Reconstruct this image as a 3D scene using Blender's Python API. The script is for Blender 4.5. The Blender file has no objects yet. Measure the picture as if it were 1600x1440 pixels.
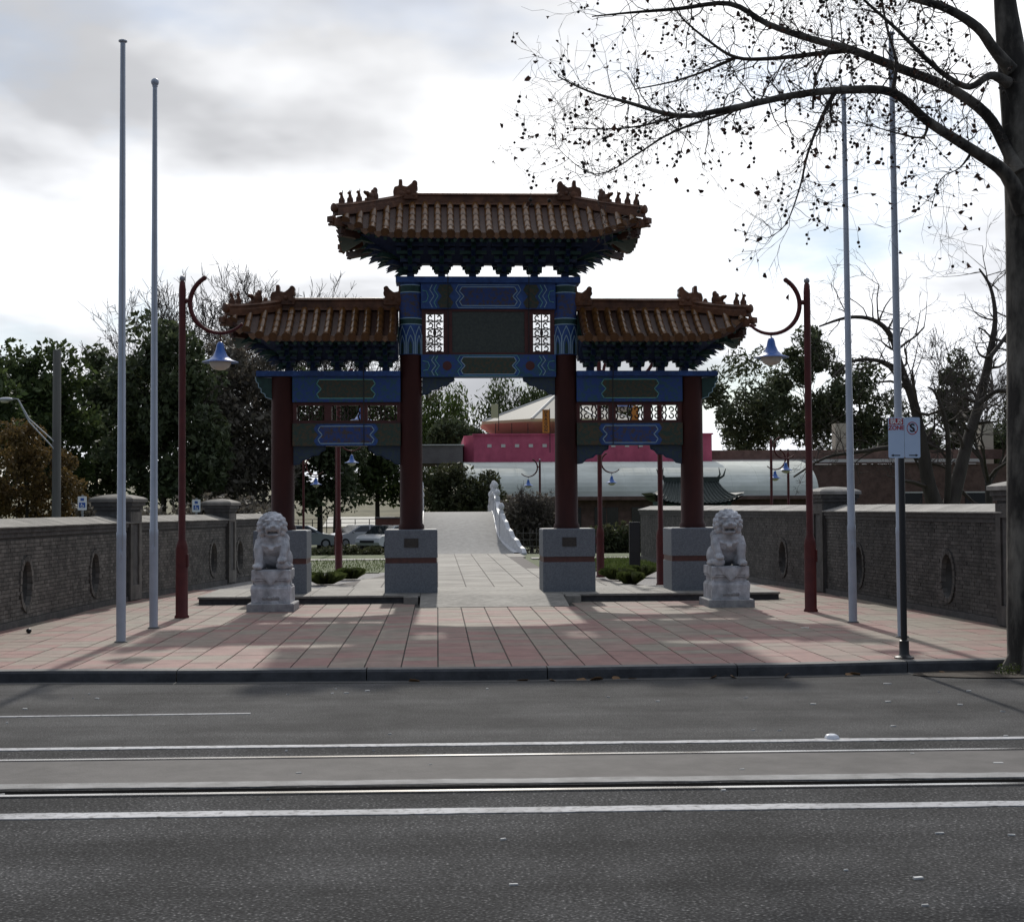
import bpy, bmesh, math, random
import numpy as np
from mathutils import Vector, Matrix
rnd = random.Random(7)
R_ = math.radians
scene = bpy.context.scene
COL = scene.collection

# ------------------------------------------------------------------ camera, sky, sun, exposure
F_PX, YAW, PITCH, ROLL = 2200.0, math.atan(117/2200), math.atan(72/2200), 0.0058
CAM = Vector((0, 0, 1.75))
fw = Vector((math.sin(YAW)*math.cos(PITCH), math.cos(YAW)*math.cos(PITCH), math.sin(PITCH)))
r0 = Vector((math.cos(YAW), -math.sin(YAW), 0)); u0 = r0.cross(fw)
rt = r0*math.cos(ROLL) - u0*math.sin(ROLL); up = u0*math.cos(ROLL) + r0*math.sin(ROLL)
cam = bpy.data.cameras.new('camera'); cam_ob = bpy.data.objects.new('camera', cam); COL.objects.link(cam_ob)
cam.sensor_width = 36; cam.lens = 36*F_PX/1600; cam.clip_end = 3000; cam.clip_start = 0.1
cam_ob.matrix_world = Matrix(((rt.x, up.x, -fw.x, CAM.x), (rt.y, up.y, -fw.y, CAM.y), (rt.z, up.z, -fw.z, CAM.z), (0, 0, 0, 1)))
scene.camera = cam_ob

SUN_EL, SUN_AZ = R_(33), R_(0.5)          # the sun stands behind the gate, on its axis
sun = bpy.data.lights.new('sun', 'SUN'); sun.energy = 2.5; sun.angle = R_(1.2); sun.color = (1, .95, .87)
sun_ob = bpy.data.objects.new('sun', sun); COL.objects.link(sun_ob)
sdir = Vector((math.sin(SUN_AZ)*math.cos(SUN_EL), math.cos(SUN_AZ)*math.cos(SUN_EL), math.sin(SUN_EL)))
sun_ob.rotation_euler = sdir.to_track_quat('Z', 'Y').to_euler(); sun_ob.location = (0, 40, 40)

world = bpy.data.worlds.new('World'); scene.world = world; world.use_nodes = True
wt = world.node_tree; wt.nodes.clear(); wn = wt.nodes.new; wl = wt.links.new
out = wn('ShaderNodeOutputWorld'); bg = wn('ShaderNodeBackground'); wl(bg.outputs[0], out.inputs[0])
sky = wn('ShaderNodeTexSky'); sky.sky_type = 'NISHITA'; sky.sun_disc = False
sky.sun_elevation = SUN_EL; sky.sun_rotation = SUN_AZ; sky.air_density = 1; sky.dust_density = 0.3; sky.ozone_density = 1
SKY_OFF = (0.2, 0.7, 0.0)
bg.inputs[1].default_value = 0.06
tc = wn('ShaderNodeTexCoord'); sx = wn('ShaderNodeSeparateXYZ'); wl(tc.outputs['Generated'], sx.inputs[0])
zc = wn('ShaderNodeMath'); zc.operation = 'MAXIMUM'; zc.inputs[1].default_value = 0.0; wl(sx.outputs[2], zc.inputs[0])
za = wn('ShaderNodeMath'); za.operation = 'ADD'; za.inputs[1].default_value = 0.22; wl(zc.outputs[0], za.inputs[0])
cb = wn('ShaderNodeCombineXYZ')
for i in (0, 1):
    dv = wn('ShaderNodeMath'); dv.operation = 'DIVIDE'; wl(sx.outputs[i], dv.inputs[0]); wl(za.outputs[0], dv.inputs[1]); wl(dv.outputs[0], cb.inputs[i])
mp = wn('ShaderNodeMapping'); mp.inputs['Location'].default_value = SKY_OFF; wl(cb.outputs[0], mp.inputs[0])
def wnoise(scale, detail, rough, dist=0.0):
    n = wn('ShaderNodeTexNoise'); n.inputs['Scale'].default_value = scale; n.inputs['Detail'].default_value = detail
    n.inputs['Roughness'].default_value = rough; n.inputs['Distortion'].default_value = dist; wl(mp.outputs[0], n.inputs['Vector']); return n
def wramp(src, pts):
    r = wn('ShaderNodeValToRGB'); e = r.color_ramp.elements
    while len(e) < len(pts): e.new(.5)
    for k, (p, c) in enumerate(pts): e[k].position = p; e[k].color = (*c, 1)
    wl(src, r.inputs[0]); return r
n1 = wnoise(0.95, 7, .55, .2); n2 = wnoise(0.72, 6, .52, .15)
cover = wramp(n1.outputs['Fac'], [(0.36, (0.2, 0.2, 0.2)), (0.48, (1, 1, 1))])
body = wramp(n2.outputs['Fac'], [(0.44, (24, 24, 24)), (0.50, (18, 18.05, 18.2)), (0.56, (10.8, 10.85, 11.1)), (0.68, (7.8, 7.85, 8.1))])
for e in body.color_ramp.elements: e.color = [min(c, 1e3) for c in e.color]
# clouds glow towards the sun behind them and are greyer away from it (forward scattering)
dt = wn('ShaderNodeVectorMath'); dt.operation = 'DOT_PRODUCT'; dt.inputs[1].default_value = tuple(sdir); wl(tc.outputs['Generated'], dt.inputs[0])
h1 = wn('ShaderNodeMath'); h1.operation = 'MULTIPLY_ADD'; h1.inputs[1].default_value = .5; h1.inputs[2].default_value = .5; wl(dt.outputs['Value'], h1.inputs[0])
h2 = wn('ShaderNodeMath'); h2.operation = 'POWER'; h2.inputs[1].default_value = 2.0; wl(h1.outputs[0], h2.inputs[0])
h3 = wn('ShaderNodeMath'); h3.operation = 'MULTIPLY_ADD'; h3.inputs[1].default_value = .82; h3.inputs[2].default_value = .20; wl(h2.outputs[0], h3.inputs[0])
tn = wn('ShaderNodeMixRGB'); tn.inputs[1].default_value = (.80, .95, 1.25, 1); tn.inputs[2].default_value = (1, 1, 1, 1); wl(h2.outputs[0], tn.inputs[0])
tb = wn('ShaderNodeMixRGB'); tb.blend_type = 'MULTIPLY'; tb.inputs[0].default_value = 1; wl(body.outputs[0], tb.inputs[1]); wl(tn.outputs[0], tb.inputs[2])
cl = wn('ShaderNodeVectorMath'); cl.operation = 'SCALE'; wl(tb.outputs[0], cl.inputs[0]); wl(h3.outputs[0], cl.inputs['Scale'])
mx = wn('ShaderNodeMixRGB'); wl(cover.outputs[0], mx.inputs[0]); sk = wn('ShaderNodeVectorMath'); sk.operation = 'SCALE'; sk.inputs['Scale'].default_value = 1.55; wl(sky.outputs[0], sk.inputs[0]); wl(sk.outputs[0], mx.inputs[1]); wl(cl.outputs[0], mx.inputs[2]); wl(mx.outputs[0], bg.inputs[0])
vs = scene.view_settings
vs.view_transform = 'Standard'; vs.look = 'None'; vs.exposure = 0.0; vs.gamma = 1.0; vs.use_curve_mapping = False

# ------------------------------------------------------------------ helpers
def ray(px, py): return fw + rt*((px-800)/F_PX) + up*((720-py)/F_PX)
def G(px, py, z=0.0):                     # the spot on the level z that shows at a pixel of the photograph
    d = ray(px, py); return CAM + d*((z-CAM.z)/d.z)
def AT(px, py, Y):                        # the point at distance Y down the axis that shows there
    d = ray(px, py); return CAM + d*(Y/d.y)

MATS = {}
def mat(name, col, rough=.7, col2=None, scale=6.0, bump=0.0, bscale=None, metallic=0.0, spec=.5, island=0.0, detail=5, stretch=None, coat=0.0, contrast=(.35, .65), stain=None):
    if name in MATS: return MATS[name]
    m = bpy.data.materials.new(name); m.use_nodes = True; MATS[name] = m
    nt = m.node_tree; N = nt.nodes.new; L = nt.links.new; b = nt.nodes['Principled BSDF']
    b.inputs['Roughness'].default_value = rough; b.inputs['Metallic'].default_value = metallic
    b.inputs['Specular IOR Level'].default_value = spec; b.inputs['Coat Weight'].default_value = coat
    g = N('ShaderNodeTexCoord'); vec = g.outputs['Object']
    if stretch:
        mpn = N('ShaderNodeMapping'); mpn.inputs['Scale'].default_value = stretch; L(vec, mpn.inputs[0]); vec = mpn.outputs[0]
    c = None
    if col2 is not None:
        n = N('ShaderNodeTexNoise'); n.inputs['Scale'].default_value = scale; n.inputs['Detail'].default_value = detail; n.inputs['Roughness'].default_value = .6; L(vec, n.inputs['Vector'])
        r = N('ShaderNodeValToRGB'); r.color_ramp.elements[0].position = contrast[0]; r.color_ramp.elements[1].position = contrast[1]
        r.color_ramp.elements[0].color = (*col, 1); r.color_ramp.elements[1].color = (*col2, 1); L(n.outputs['Fac'], r.inputs[0]); c = r.outputs[0]
    if island:
        ge = N('ShaderNodeNewGeometry'); h = N('ShaderNodeHueSaturation'); mr = N('ShaderNodeMapRange')
        mr.inputs['To Min'].default_value = 1-island; mr.inputs['To Max'].default_value = 1+island; L(ge.outputs['Random Per Island'], mr.inputs[0]); L(mr.outputs[0], h.inputs['Value'])
        if c is None: h.inputs['Color'].default_value = (*col, 1)
        else: L(c, h.inputs['Color'])
        c = h.outputs[0]
    if stain:        # weathering: broad patches and runs that belong to the surface
        sc, amt, stv = stain; ms = N('ShaderNodeMapping'); ms.inputs['Scale'].default_value = stv; L(g.outputs['Object'], ms.inputs[0])
        ns = N('ShaderNodeTexNoise'); ns.inputs['Scale'].default_value = sc; ns.inputs['Detail'].default_value = 6; ns.inputs['Roughness'].default_value = .65; L(ms.outputs[0], ns.inputs['Vector'])
        rs = N('ShaderNodeMapRange'); rs.inputs['From Min'].default_value = .3; rs.inputs['From Max'].default_value = .7; rs.inputs['To Min'].default_value = 1-amt; rs.inputs['To Max'].default_value = 1+amt*.5; L(ns.outputs['Fac'], rs.inputs[0])
        hs = N('ShaderNodeHueSaturation'); L(rs.outputs[0], hs.inputs['Value'])
        if c is None: hs.inputs['Color'].default_value = (*col, 1)
        else: L(c, hs.inputs['Color'])
        c = hs.outputs[0]
    if c is None: b.inputs['Base Color'].default_value = (*col, 1)
    else: L(c, b.inputs['Base Color'])
    if bump:
        n = N('ShaderNodeTexNoise'); n.inputs['Scale'].default_value = bscale or scale*4; n.inputs['Detail'].default_value = 6; L(vec, n.inputs['Vector'])
        bp = N('ShaderNodeBump'); bp.inputs['Strength'].default_value = bump; bp.inputs['Distance'].default_value = .02; L(n.outputs['Fac'], bp.inputs['Height']); L(bp.outputs[0], b.inputs['Normal'])
    return m
def leafmat(name, col, col2, trans=.3, island=.45):
    if name in MATS: return MATS[name]
    m = mat(name, col, .6, col2, 1.2, island=island, spec=.25)
    nt = m.node_tree; b = nt.nodes['Principled BSDF']; o = nt.nodes['Material Output']
    t = nt.nodes.new('ShaderNodeBsdfTranslucent'); x = nt.nodes.new('ShaderNodeMixShader'); x.inputs[0].default_value = trans
    src = b.inputs['Base Color'].links[0].from_socket; nt.links.new(src, t.inputs[0])
    nt.links.new(b.outputs[0], x.inputs[1]); nt.links.new(t.outputs[0], x.inputs[2]); nt.links.new(x.outputs[0], o.inputs[0]); return m

class MB:
    def __init__(s): s.v = []; s.f = []; s.m = []; s.cur = 0
    def poly(s, pts, m=None):
        k = len(s.v); s.v += [tuple(p) for p in pts]; s.f.append(tuple(range(k, k+len(pts)))); s.m.append(s.cur if m is None else m)
    def add(s, vs, fs):
        k = len(s.v); s.v += [tuple(p) for p in vs]
        for f in fs: s.f.append(tuple(i+k for i in f)); s.m.append(s.cur)
    def box(s, x0, x1, y0, y1, z0, z1, ch=0.0, M=None):
        if ch:
            vs = [(x0+ch*a, y0+ch*a2, z) for z, a, a2 in ((z0, 0, 0),)] and []
            lo = [(x0, y0), (x1, y0), (x1, y1), (x0, y1)]; hi = [(x0+ch, y0+ch), (x1-ch, y0+ch), (x1-ch, y1-ch), (x0+ch, y1-ch)]
            vs = [(x, y, z0) for x, y in lo] + [(x, y, z1-ch) for x, y in lo] + [(x, y, z1) for x, y in hi]
            fs = [(3, 2, 1, 0), (8, 9, 10, 11)] + [(i, (i+1) % 4, 4+(i+1) % 4, 4+i) for i in range(4)] + [(4+i, 4+(i+1) % 4, 8+(i+1) % 4, 8+i) for i in range(4)]
        else:
            vs = [(x0, y0, z0), (x1, y0, z0), (x1, y1, z0), (x0, y1, z0), (x0, y0, z1), (x1, y0, z1), (x1, y1, z1), (x0, y1, z1)]
            fs = [(3, 2, 1, 0), (4, 5, 6, 7), (0, 1, 5, 4), (1, 2, 6, 5), (2, 3, 7, 6), (3, 0, 4, 7)]
        if M is not None: vs = [M @ Vector(v) for v in vs]
        s.add(vs, fs); return s
    def prism(s, poly, a0, a1, axis='y', M=None):      # a 2-D outline (counter-clockwise) pushed along an axis
        n = len(poly)
        if axis == 'y': A = [(p[0], a0, p[1]) for p in poly]; B = [(p[0], a1, p[1]) for p in poly]
        elif axis == 'x': A = [(a0, p[0], p[1]) for p in poly]; B = [(a1, p[0], p[1]) for p in poly]
        else: A = [(p[0], p[1], a0) for p in poly]; B = [(p[0], p[1], a1) for p in poly]
        vs = A+B
        if M is not None: vs = [M @ Vector(v) for v in vs]
        fs = [tuple(range(n)), tuple(range(2*n-1, n-1, -1))] + [(i, n+i, n+(i+1) % n, (i+1) % n) for i in range(n)]
        s.add(vs, fs); return s
    def tube(s, path, rad, n=6, caps=True):
        path = [Vector(p) for p in path]; k = len(path)
        if not hasattr(rad, '__len__'): rad = [rad]*k
        base = len(s.v); T0 = (path[1]-path[0]).normalized(); ref = Vector((0, 0, 1)) if abs(T0.z) < .9 else Vector((1, 0, 0))
        u = T0.cross(ref).normalized()
        for i in range(k):
            T = (path[min(i+1, k-1)]-path[max(i-1, 0)]).normalized(); u = (u - T*u.dot(T)).normalized(); w = T.cross(u)
            for j in range(n):
                a = 2*math.pi*j/n; s.v.append(tuple(path[i]+(u*math.cos(a)+w*math.sin(a))*rad[i]))
        for i in range(k-1):
            for j in range(n): s.f.append((base+i*n+j, base+i*n+(j+1) % n, base+(i+1)*n+(j+1) % n, base+(i+1)*n+j)); s.m.append(s.cur)
        if caps:
            s.f.append(tuple(base+j for j in range(n-1, -1, -1))); s.m.append(s.cur); s.f.append(tuple(base+(k-1)*n+j for j in range(n))); s.m.append(s.cur)
        return s
    def lathe(s, prof, n=16, c=(0, 0, 0), sq=None):
        base = len(s.v); k = len(prof)
        for r, z in prof:
            for j in range(n):
                a = 2*math.pi*(j+.5)/n; s.v.append((c[0]+r*math.cos(a), c[1]+r*math.sin(a), c[2]+z))
        for i in range(k-1):
            for j in range(n): s.f.append((base+i*n+j, base+i*n+(j+1) % n, base+(i+1)*n+(j+1) % n, base+(i+1)*n+j)); s.m.append(s.cur)
        s.f.append(tuple(base+j for j in range(n-1, -1, -1))); s.m.append(s.cur); s.f.append(tuple(base+(k-1)*n+j for j in range(n))); s.m.append(s.cur)
        return s
    def ball(s, c, r, nu=10, nv=7, M=None):
        if not hasattr(r, '__len__'): r = (r, r, r)
        vs = []; fs = []
        for i in range(1, nv):
            t = math.pi*i/nv
            for j in range(nu):
                a = 2*math.pi*j/nu; vs.append((c[0]+r[0]*math.sin(t)*math.cos(a), c[1]+r[1]*math.sin(t)*math.sin(a), c[2]+r[2]*math.cos(t)))
        vs += [(c[0], c[1], c[2]+r[2]), (c[0], c[1], c[2]-r[2])]; a, b = len(vs)-2, len(vs)-1
        for i in range(nv-2):
            for j in range(nu): fs.append((i*nu+j, (i+1)*nu+j, (i+1)*nu+(j+1) % nu, i*nu+(j+1) % nu))
        for j in range(nu): fs.append((a, j, (j+1) % nu)); fs.append((b, (nv-2)*nu+(j+1) % nu, (nv-2)*nu+j))
        if M is not None: vs = [M @ Vector(v) for v in vs]
        s.add(vs, fs); return s
    def mesh(s, name, mats, smooth=False):
        me = bpy.data.meshes.new(name); me.from_pydata(s.v, [], s.f)
        if not isinstance(mats, (list, tuple)): mats = [mats]
        for m in mats: me.materials.append(m)
        if len(mats) > 1: me.polygons.foreach_set('material_index', s.m)
        if smooth:
            me.polygons.foreach_set('use_smooth', [True]*len(me.polygons))
            if smooth is not True: me.set_sharp_from_angle(angle=R_(smooth))
        me.update(); return me
    def build(s, name, mats, parent=None, smooth=False, loc=(0, 0, 0), rz=0.0):
        return link(name, s.mesh(name, mats, smooth), parent, loc, rz)
def link(name, me, parent=None, loc=(0, 0, 0), rz=0.0, M=None):
    o = bpy.data.objects.new(name, me); COL.objects.link(o); o.parent = parent
    if M is not None: o.matrix_local = M
    else: o.location = loc; o.rotation_euler = (0, 0, rz)
    return o
def tag(o, label=None, cat=None, group=None, kind=None):
    if label: o['label'] = label
    if cat: o['category'] = cat
    if group: o['group'] = group
    if kind: o['kind'] = kind
    return o
def thing(name, loc, label, cat, group=None, rz=0.0):
    o = bpy.data.objects.new(name, None); COL.objects.link(o); o.location = loc; o.rotation_euler = (0, 0, rz); o.empty_display_size = .2
    return tag(o, label, cat, group)
def copy_tree(o, parent=None):
    c = o.copy(); COL.objects.link(c); c.parent = parent
    for ch in [x for x in bpy.data.objects if x.parent == o]: copy_tree(ch, c)
    return c
def npmesh(name, V, Q, mats):
    me = bpy.data.meshes.new(name); V = np.asarray(V, dtype=np.float32); Q = np.asarray(Q, dtype=np.int32)
    me.vertices.add(len(V)); me.vertices.foreach_set('co', V.ravel())
    k = Q.shape[1]; me.loops.add(Q.size); me.loops.foreach_set('vertex_index', Q.ravel())
    me.polygons.add(len(Q)); me.polygons.foreach_set('loop_start', np.arange(0, Q.size, k, dtype=np.int32))
    me.update(calc_edges=True)
    for m in (mats if isinstance(mats, (list, tuple)) else [mats]): me.materials.append(m)
    return me
def remesh(mb, voxel, smooth=4, fac=.5):
    me = mb.mesh('tmp', mat('tmp', (.5, .5, .5))); o = bpy.data.objects.new('tmp', me); COL.objects.link(o)
    r = o.modifiers.new('r', 'REMESH'); r.mode = 'VOXEL'; r.voxel_size = voxel; r.use_smooth_shade = True
    if smooth: sm = o.modifiers.new('s', 'SMOOTH'); sm.iterations = smooth; sm.factor = fac
    dg = bpy.context.evaluated_depsgraph_get(); res = bpy.data.meshes.new_from_object(o.evaluated_get(dg)); bpy.data.objects.remove(o); res.materials.clear(); return res
def text_mesh(body, size, m, depth=.002, spacing=1.0):
    c = bpy.data.curves.new('t', 'FONT'); c.body = body; c.size = size; c.extrude = depth; c.align_x = 'CENTER'; c.align_y = 'CENTER'; c.space_line = spacing; c.offset = size*.028
    o = bpy.data.objects.new('t', c); COL.objects.link(o); dg = bpy.context.evaluated_depsgraph_get()
    me = bpy.data.meshes.new_from_object(o.evaluated_get(dg)); bpy.data.objects.remove(o); me.materials.clear(); me.materials.append(m)
    for v in me.vertices: v.co = (v.co.x, -v.co.z, v.co.y)       # stand it up, facing the road
    return me

# ------------------------------------------------------------------ materials of the setting
M_tileA = mat('paving_tile', (.30, .27, .225), .8)
def tile_material():
    m = M_tileA; nt = m.node_tree; N = nt.nodes.new; L = nt.links.new; b = nt.nodes['Principled BSDF']
    ge = N('ShaderNodeNewGeometry'); dv = N('ShaderNodeVectorMath'); dv.operation = 'DIVIDE'; dv.inputs[1].default_value = (.406, .406, 10); L(ge.outputs['Position'], dv.inputs[0])
    fl = N('ShaderNodeVectorMath'); fl.operation = 'FLOOR'; L(dv.outputs[0], fl.inputs[0])
    w = N('ShaderNodeTexWhiteNoise'); w.noise_dimensions = '2D'; L(fl.outputs[0], w.inputs['Vector'])
    big = N('ShaderNodeTexNoise'); big.inputs['Scale'].default_value = .55; big.inputs['Detail'].default_value = 2; L(ge.outputs['Position'], big.inputs['Vector'])
    sx = N('ShaderNodeSeparateXYZ'); L(ge.outputs['Position'], sx.inputs[0])
    row = N('ShaderNodeMapRange'); row.inputs['From Min'].default_value = 17.0; row.inputs['From Max'].default_value = 15.9; row.inputs['To Min'].default_value = 0; row.inputs['To Max'].default_value = .22; L(sx.outputs[1], row.inputs[0])
    s = N('ShaderNodeMath'); s.operation = 'MULTIPLY_ADD'; L(w.outputs['Value'], s.inputs[0]); s.inputs[1].default_value = .45; L(big.outputs['Fac'], s.inputs[2])
    s2 = N('ShaderNodeMath'); s2.operation = 'ADD'; L(s.outputs[0], s2.inputs[0]); L(row.outputs[0], s2.inputs[1])
    r = N('ShaderNodeValToRGB'); e = r.color_ramp.elements; e[0].position = .5; e[0].color = (.255, .218, .168, 1); e[1].position = .92; e[1].color = (.285, .158, .134, 1)
    k = e.new(.70); k.color = (.265, .198, .158, 1); L(s2.outputs[0], r.inputs[0])
    n = N('ShaderNodeTexNoise'); n.inputs['Scale'].default_value = 3.2; n.inputs['Detail'].default_value = 10; n.inputs['Roughness'].default_value = .72; L(ge.outputs['Position'], n.inputs['Vector'])
    mr = N('ShaderNodeMapRange'); mr.inputs['From Min'].default_value = .25; mr.inputs['From Max'].default_value = .75; mr.inputs['To Min'].default_value = .62; mr.inputs['To Max'].default_value = 1.25; L(n.outputs['Fac'], mr.inputs[0])
    h = N('ShaderNodeHueSaturation'); L(r.outputs[0], h.inputs['Color']); L(mr.outputs[0], h.inputs['Value']); L(h.outputs[0], b.inputs['Base Color'])
    n3 = N('ShaderNodeTexNoise'); n3.inputs['Scale'].default_value = 60; L(ge.outputs['Position'], n3.inputs['Vector'])
    bp = N('ShaderNodeBump'); bp.inputs['Strength'].default_value = .25; bp.inputs['Distance'].default_value = .01; L(n3.outputs['Fac'], bp.inputs['Height']); L(bp.outputs[0], b.inputs['Normal'])
tile_material()
def asphalt(name, c0, c1, speck, rough, nsc):
    m = mat(name, c0, rough, spec=.12); nt = m.node_tree; N = nt.nodes.new; L = nt.links.new; b = nt.nodes['Principled BSDF']
    tcn = N('ShaderNodeTexCoord'); v = tcn.outputs['Object']
    a = N('ShaderNodeTexNoise'); a.inputs['Scale'].default_value = nsc; a.inputs['Detail'].default_value = 3; L(v, a.inputs['Vector'])
    st = N('ShaderNodeMapping'); st.inputs['Scale'].default_value = (.06, 1.3, 1); L(v, st.inputs[0])
    g = N('ShaderNodeTexNoise'); g.inputs['Scale'].default_value = 1.6; g.inputs['Detail'].default_value = 4; L(st.outputs[0], g.inputs['Vector'])
    r = N('ShaderNodeValToRGB'); e = r.color_ramp.elements; e[0].position = .36; e[0].color = (*c0, 1); e[1].position = .6; e[1].color = (*c1, 1); k = e.new(.72); k.color = (*speck, 1); L(a.outputs['Fac'], r.inputs[0])
    mr = N('ShaderNodeMapRange'); mr.inputs['From Min'].default_value = .3; mr.inputs['From Max'].default_value = .7; mr.inputs['To Min'].default_value = .72; mr.inputs['To Max'].default_value = 1.28; L(g.outputs['Fac'], mr.inputs[0])
    pz = N('ShaderNodeTexNoise'); pz.inputs['Scale'].default_value = .9; pz.inputs['Detail'].default_value = 7; pz.inputs['Roughness'].default_value = .7; L(v, pz.inputs['Vector']); pm = N('ShaderNodeMapRange'); pm.inputs['From Min'].default_value = .35; pm.inputs['From Max'].default_value = .65; pm.inputs['To Min'].default_value = .66; pm.inputs['To Max'].default_value = 1.28; L(pz.outputs['Fac'], pm.inputs[0])
    pp_ = N('ShaderNodeMath'); pp_.operation = 'MULTIPLY'; L(mr.outputs[0], pp_.inputs[0]); L(pm.outputs[0], pp_.inputs[1]); mr = pp_
    h = N('ShaderNodeHueSaturation'); L(r.outputs[0], h.inputs['Color']); L(mr.outputs[0], h.inputs['Value']); L(h.outputs[0], b.inputs['Base Color'])
    bp = N('ShaderNodeBump'); bp.inputs['Strength'].default_value = .5; bp.inputs['Distance'].default_value = .012; L(a.outputs['Fac'], bp.inputs['Height']); L(bp.outputs[0], b.inputs['Normal']); return m
M_asph = asphalt('near_asphalt', (.022, .022, .022), (.062, .061, .061), (.22, .215, .21), .95, 55)
M_asph2 = asphalt('far_asphalt', (.044, .043, .042), (.084, .082, .08), (.17, .165, .16), .92, 70)
M_conc = mat('track_concrete', (.068, .062, .058), .85, (.105, .096, .09), 3.0, .15, 60)
M_concedge = mat('pale_concrete', (.16, .155, .15), .8, (.28, .275, .27), 5.0, .3, 40)
M_paint = mat('road_paint', (.10, .10, .102), .75, (.42, .42, .43), 22.0, .1, 80, detail=8, contrast=(.30, .50), stain=(2.0, .35, (1, 1, 1)))
M_rail = mat('rail_steel', (.62, .60, .58), .22, metallic=1.0)
M_dark = mat('dark_gap', (.008, .008, .008), 1.0, spec=0.0)
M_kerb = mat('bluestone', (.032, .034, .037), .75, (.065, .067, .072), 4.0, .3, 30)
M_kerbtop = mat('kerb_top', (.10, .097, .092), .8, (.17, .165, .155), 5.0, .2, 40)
M_grout = mat('grout', (.035, .032, .028), .95, (.06, .055, .045), 8.0)
M_gravel = mat('gravel', (.16, .15, .145), .9, (.36, .34, .32), 30.0, .6, 50, detail=3)
M_path = mat('path_paving', (.30, .28, .25), .8, (.42, .39, .35), 2.0, .12, 30)
M_bridge = mat('bridge_deck', (.24, .23, .215), .85, (.30, .29, .27), 5.0, .2, 30)
M_grass = mat('lawn', (.035, .055, .012), .9, (.10, .12, .035), 5.0, .5, 40)
M_bank = mat('dry_bank', (.10, .095, .05), .95, (.20, .18, .11), .6, .4, 8)
M_granite = mat('granite', (.125, .138, .155), .65, (.185, .20, .218), 45.0, .08, 120, detail=2)
M_plat = mat('platform_stone', (.22, .205, .178), .8, (.30, .28, .245), 8.0, .15, 60, stain=(1.0, .35, (1, 1, 1)))
M_platdark = mat('platform_riser', (.045, .045, .047), .7, (.075, .075, .077), 10.0, .15, 50)
M_white = mat('marble', (.52, .52, .53), .55, (.68, .68, .68), 6.0, .2, 30)
M_brick = mat('grey_brick', (.10, .091, .078), .85, (.175, .16, .138), 5.0, .25, 60, island=.3, stain=(.9, .5, (1, 1, .5)))
M_brick2 = mat('right_brick', (.056, .051, .046), .85, (.098, .09, .082), 5.0, .25, 60, island=.3, stain=(.9, .5, (1, 1, .5)))  # right wall and its piers: brick toned darker than on the left
M_brickp2 = mat('right_pier_brick', (.055, .052, .050), .85, (.09, .086, .082), 8.0, .4, 50)
M_brickp = mat('pier_brick', (.075, .071, .066), .85, (.12, .114, .105), 8.0, .4, 50, stain=(1.5, .5, (1, 1, .3)))
M_mortar = mat('mortar', (.055, .052, .047), .95, (.085, .08, .072), 7.0)
M_coping = mat('coping_stone', (.15, .14, .12), .85, (.23, .212, .185), 4.0, .3, 40, stain=(1.2, .55, (1, 1, 1)))
M_coping_lit = mat('sunlit_coping', (.27, .255, .23), .85, (.36, .34, .31), 4.0, .3, 40, stain=(1.2, .45, (1, 1, 1)))  # right wall coping: its sunlit brightness is put into this paler colour

# ------------------------------------------------------------------ ground, road, kerb
def smooth01(t): t = max(0.0, min(1.0, t)); return t*t*(3-2*t)
def ground_z(x, y):
    z = -.32 if y < 27.6 else -.03
    z -= .75*smooth01((y-53)/11)
    z += 3.7*smooth01((y-112)/45)
    z += 6*smooth01((y-190)/200)
    return z
xs = [-900, -500, -250, -140, -90] + [-60+5*i for i in range(25)] + [75, 100, 150, 260, 500, 900]
ys = [-60, 0, 27.55, 27.65] + [30+3*i for i in range(12)] + [66+6*i for i in range(18)] + [185, 210, 250, 300, 400, 600, 1000, 2000]
mb = MB(); nx = len(xs)
mb.v = [(x, y, ground_z(x, y)) for y in ys for x in xs]
for j in range(len(ys)-1):
    for i in range(nx-1):
        mb.f.append((j*nx+i, j*nx+i+1, (j+1)*nx+i+1, (j+1)*nx+i)); cx, cy = .5*(xs[i]+xs[i+1]), .5*(ys[j]+ys[j+1])
        mb.m.append(1 if cy > 110 else (2 if cy < 40 else 0))
tag(mb.build('ground', [M_grass, M_bank, M_gravel], smooth=True), kind='structure')

def kerb_y(x):
    pts = [(-60, 19.0), (-9, 15.98), (-4.8, 15.66), (-2, 15.47), (.8, 15.36), (3.6, 15.42), (5.9, 15.62), (9, 15.95), (60, 20)]
    for (a, ya), (b, yb) in zip(pts, pts[1:]):
        if a <= x <= b: return ya+(yb-ya)*smooth01((x-a)/(b-a)) if abs(x) < 9 else ya+(yb-ya)*(x-a)/(b-a)
    return 19
ZR = -.13
def ribbon(name, mats, y0, y1, z, x0=-60, x1=60, step=4.0, slope=-.02, kind='structure', parent=None, curve0=None, curve1=None):
    m = MB(); n = int((x1-x0)/step)+1
    for i in range(n):
        a = x0+(x1-x0)*i/n; b = x0+(x1-x0)*(i+1)/n
        f0 = (lambda x: y0+slope*x) if curve0 is None else curve0; f1 = (lambda x: y1+slope*x) if curve1 is None else curve1
        m.poly([(a, f0(a), z), (b, f0(b), z), (b, f1(b), z), (a, f1(a), z)])
    o = m.build(name, mats, parent)
    if kind: tag(o, kind=kind)
    return o
road = ribbon('road', M_asph, -30, 11.2, ZR, slope=-.02)
ribbon('road_lane', M_asph2, 11.2, 0, ZR, curve1=lambda x: kerb_y(x)+.05, step=.7, kind=None, parent=road)
ribbon('track_bed', M_conc, 9.62, 10.74, ZR+.004, kind=None, parent=road)
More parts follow.
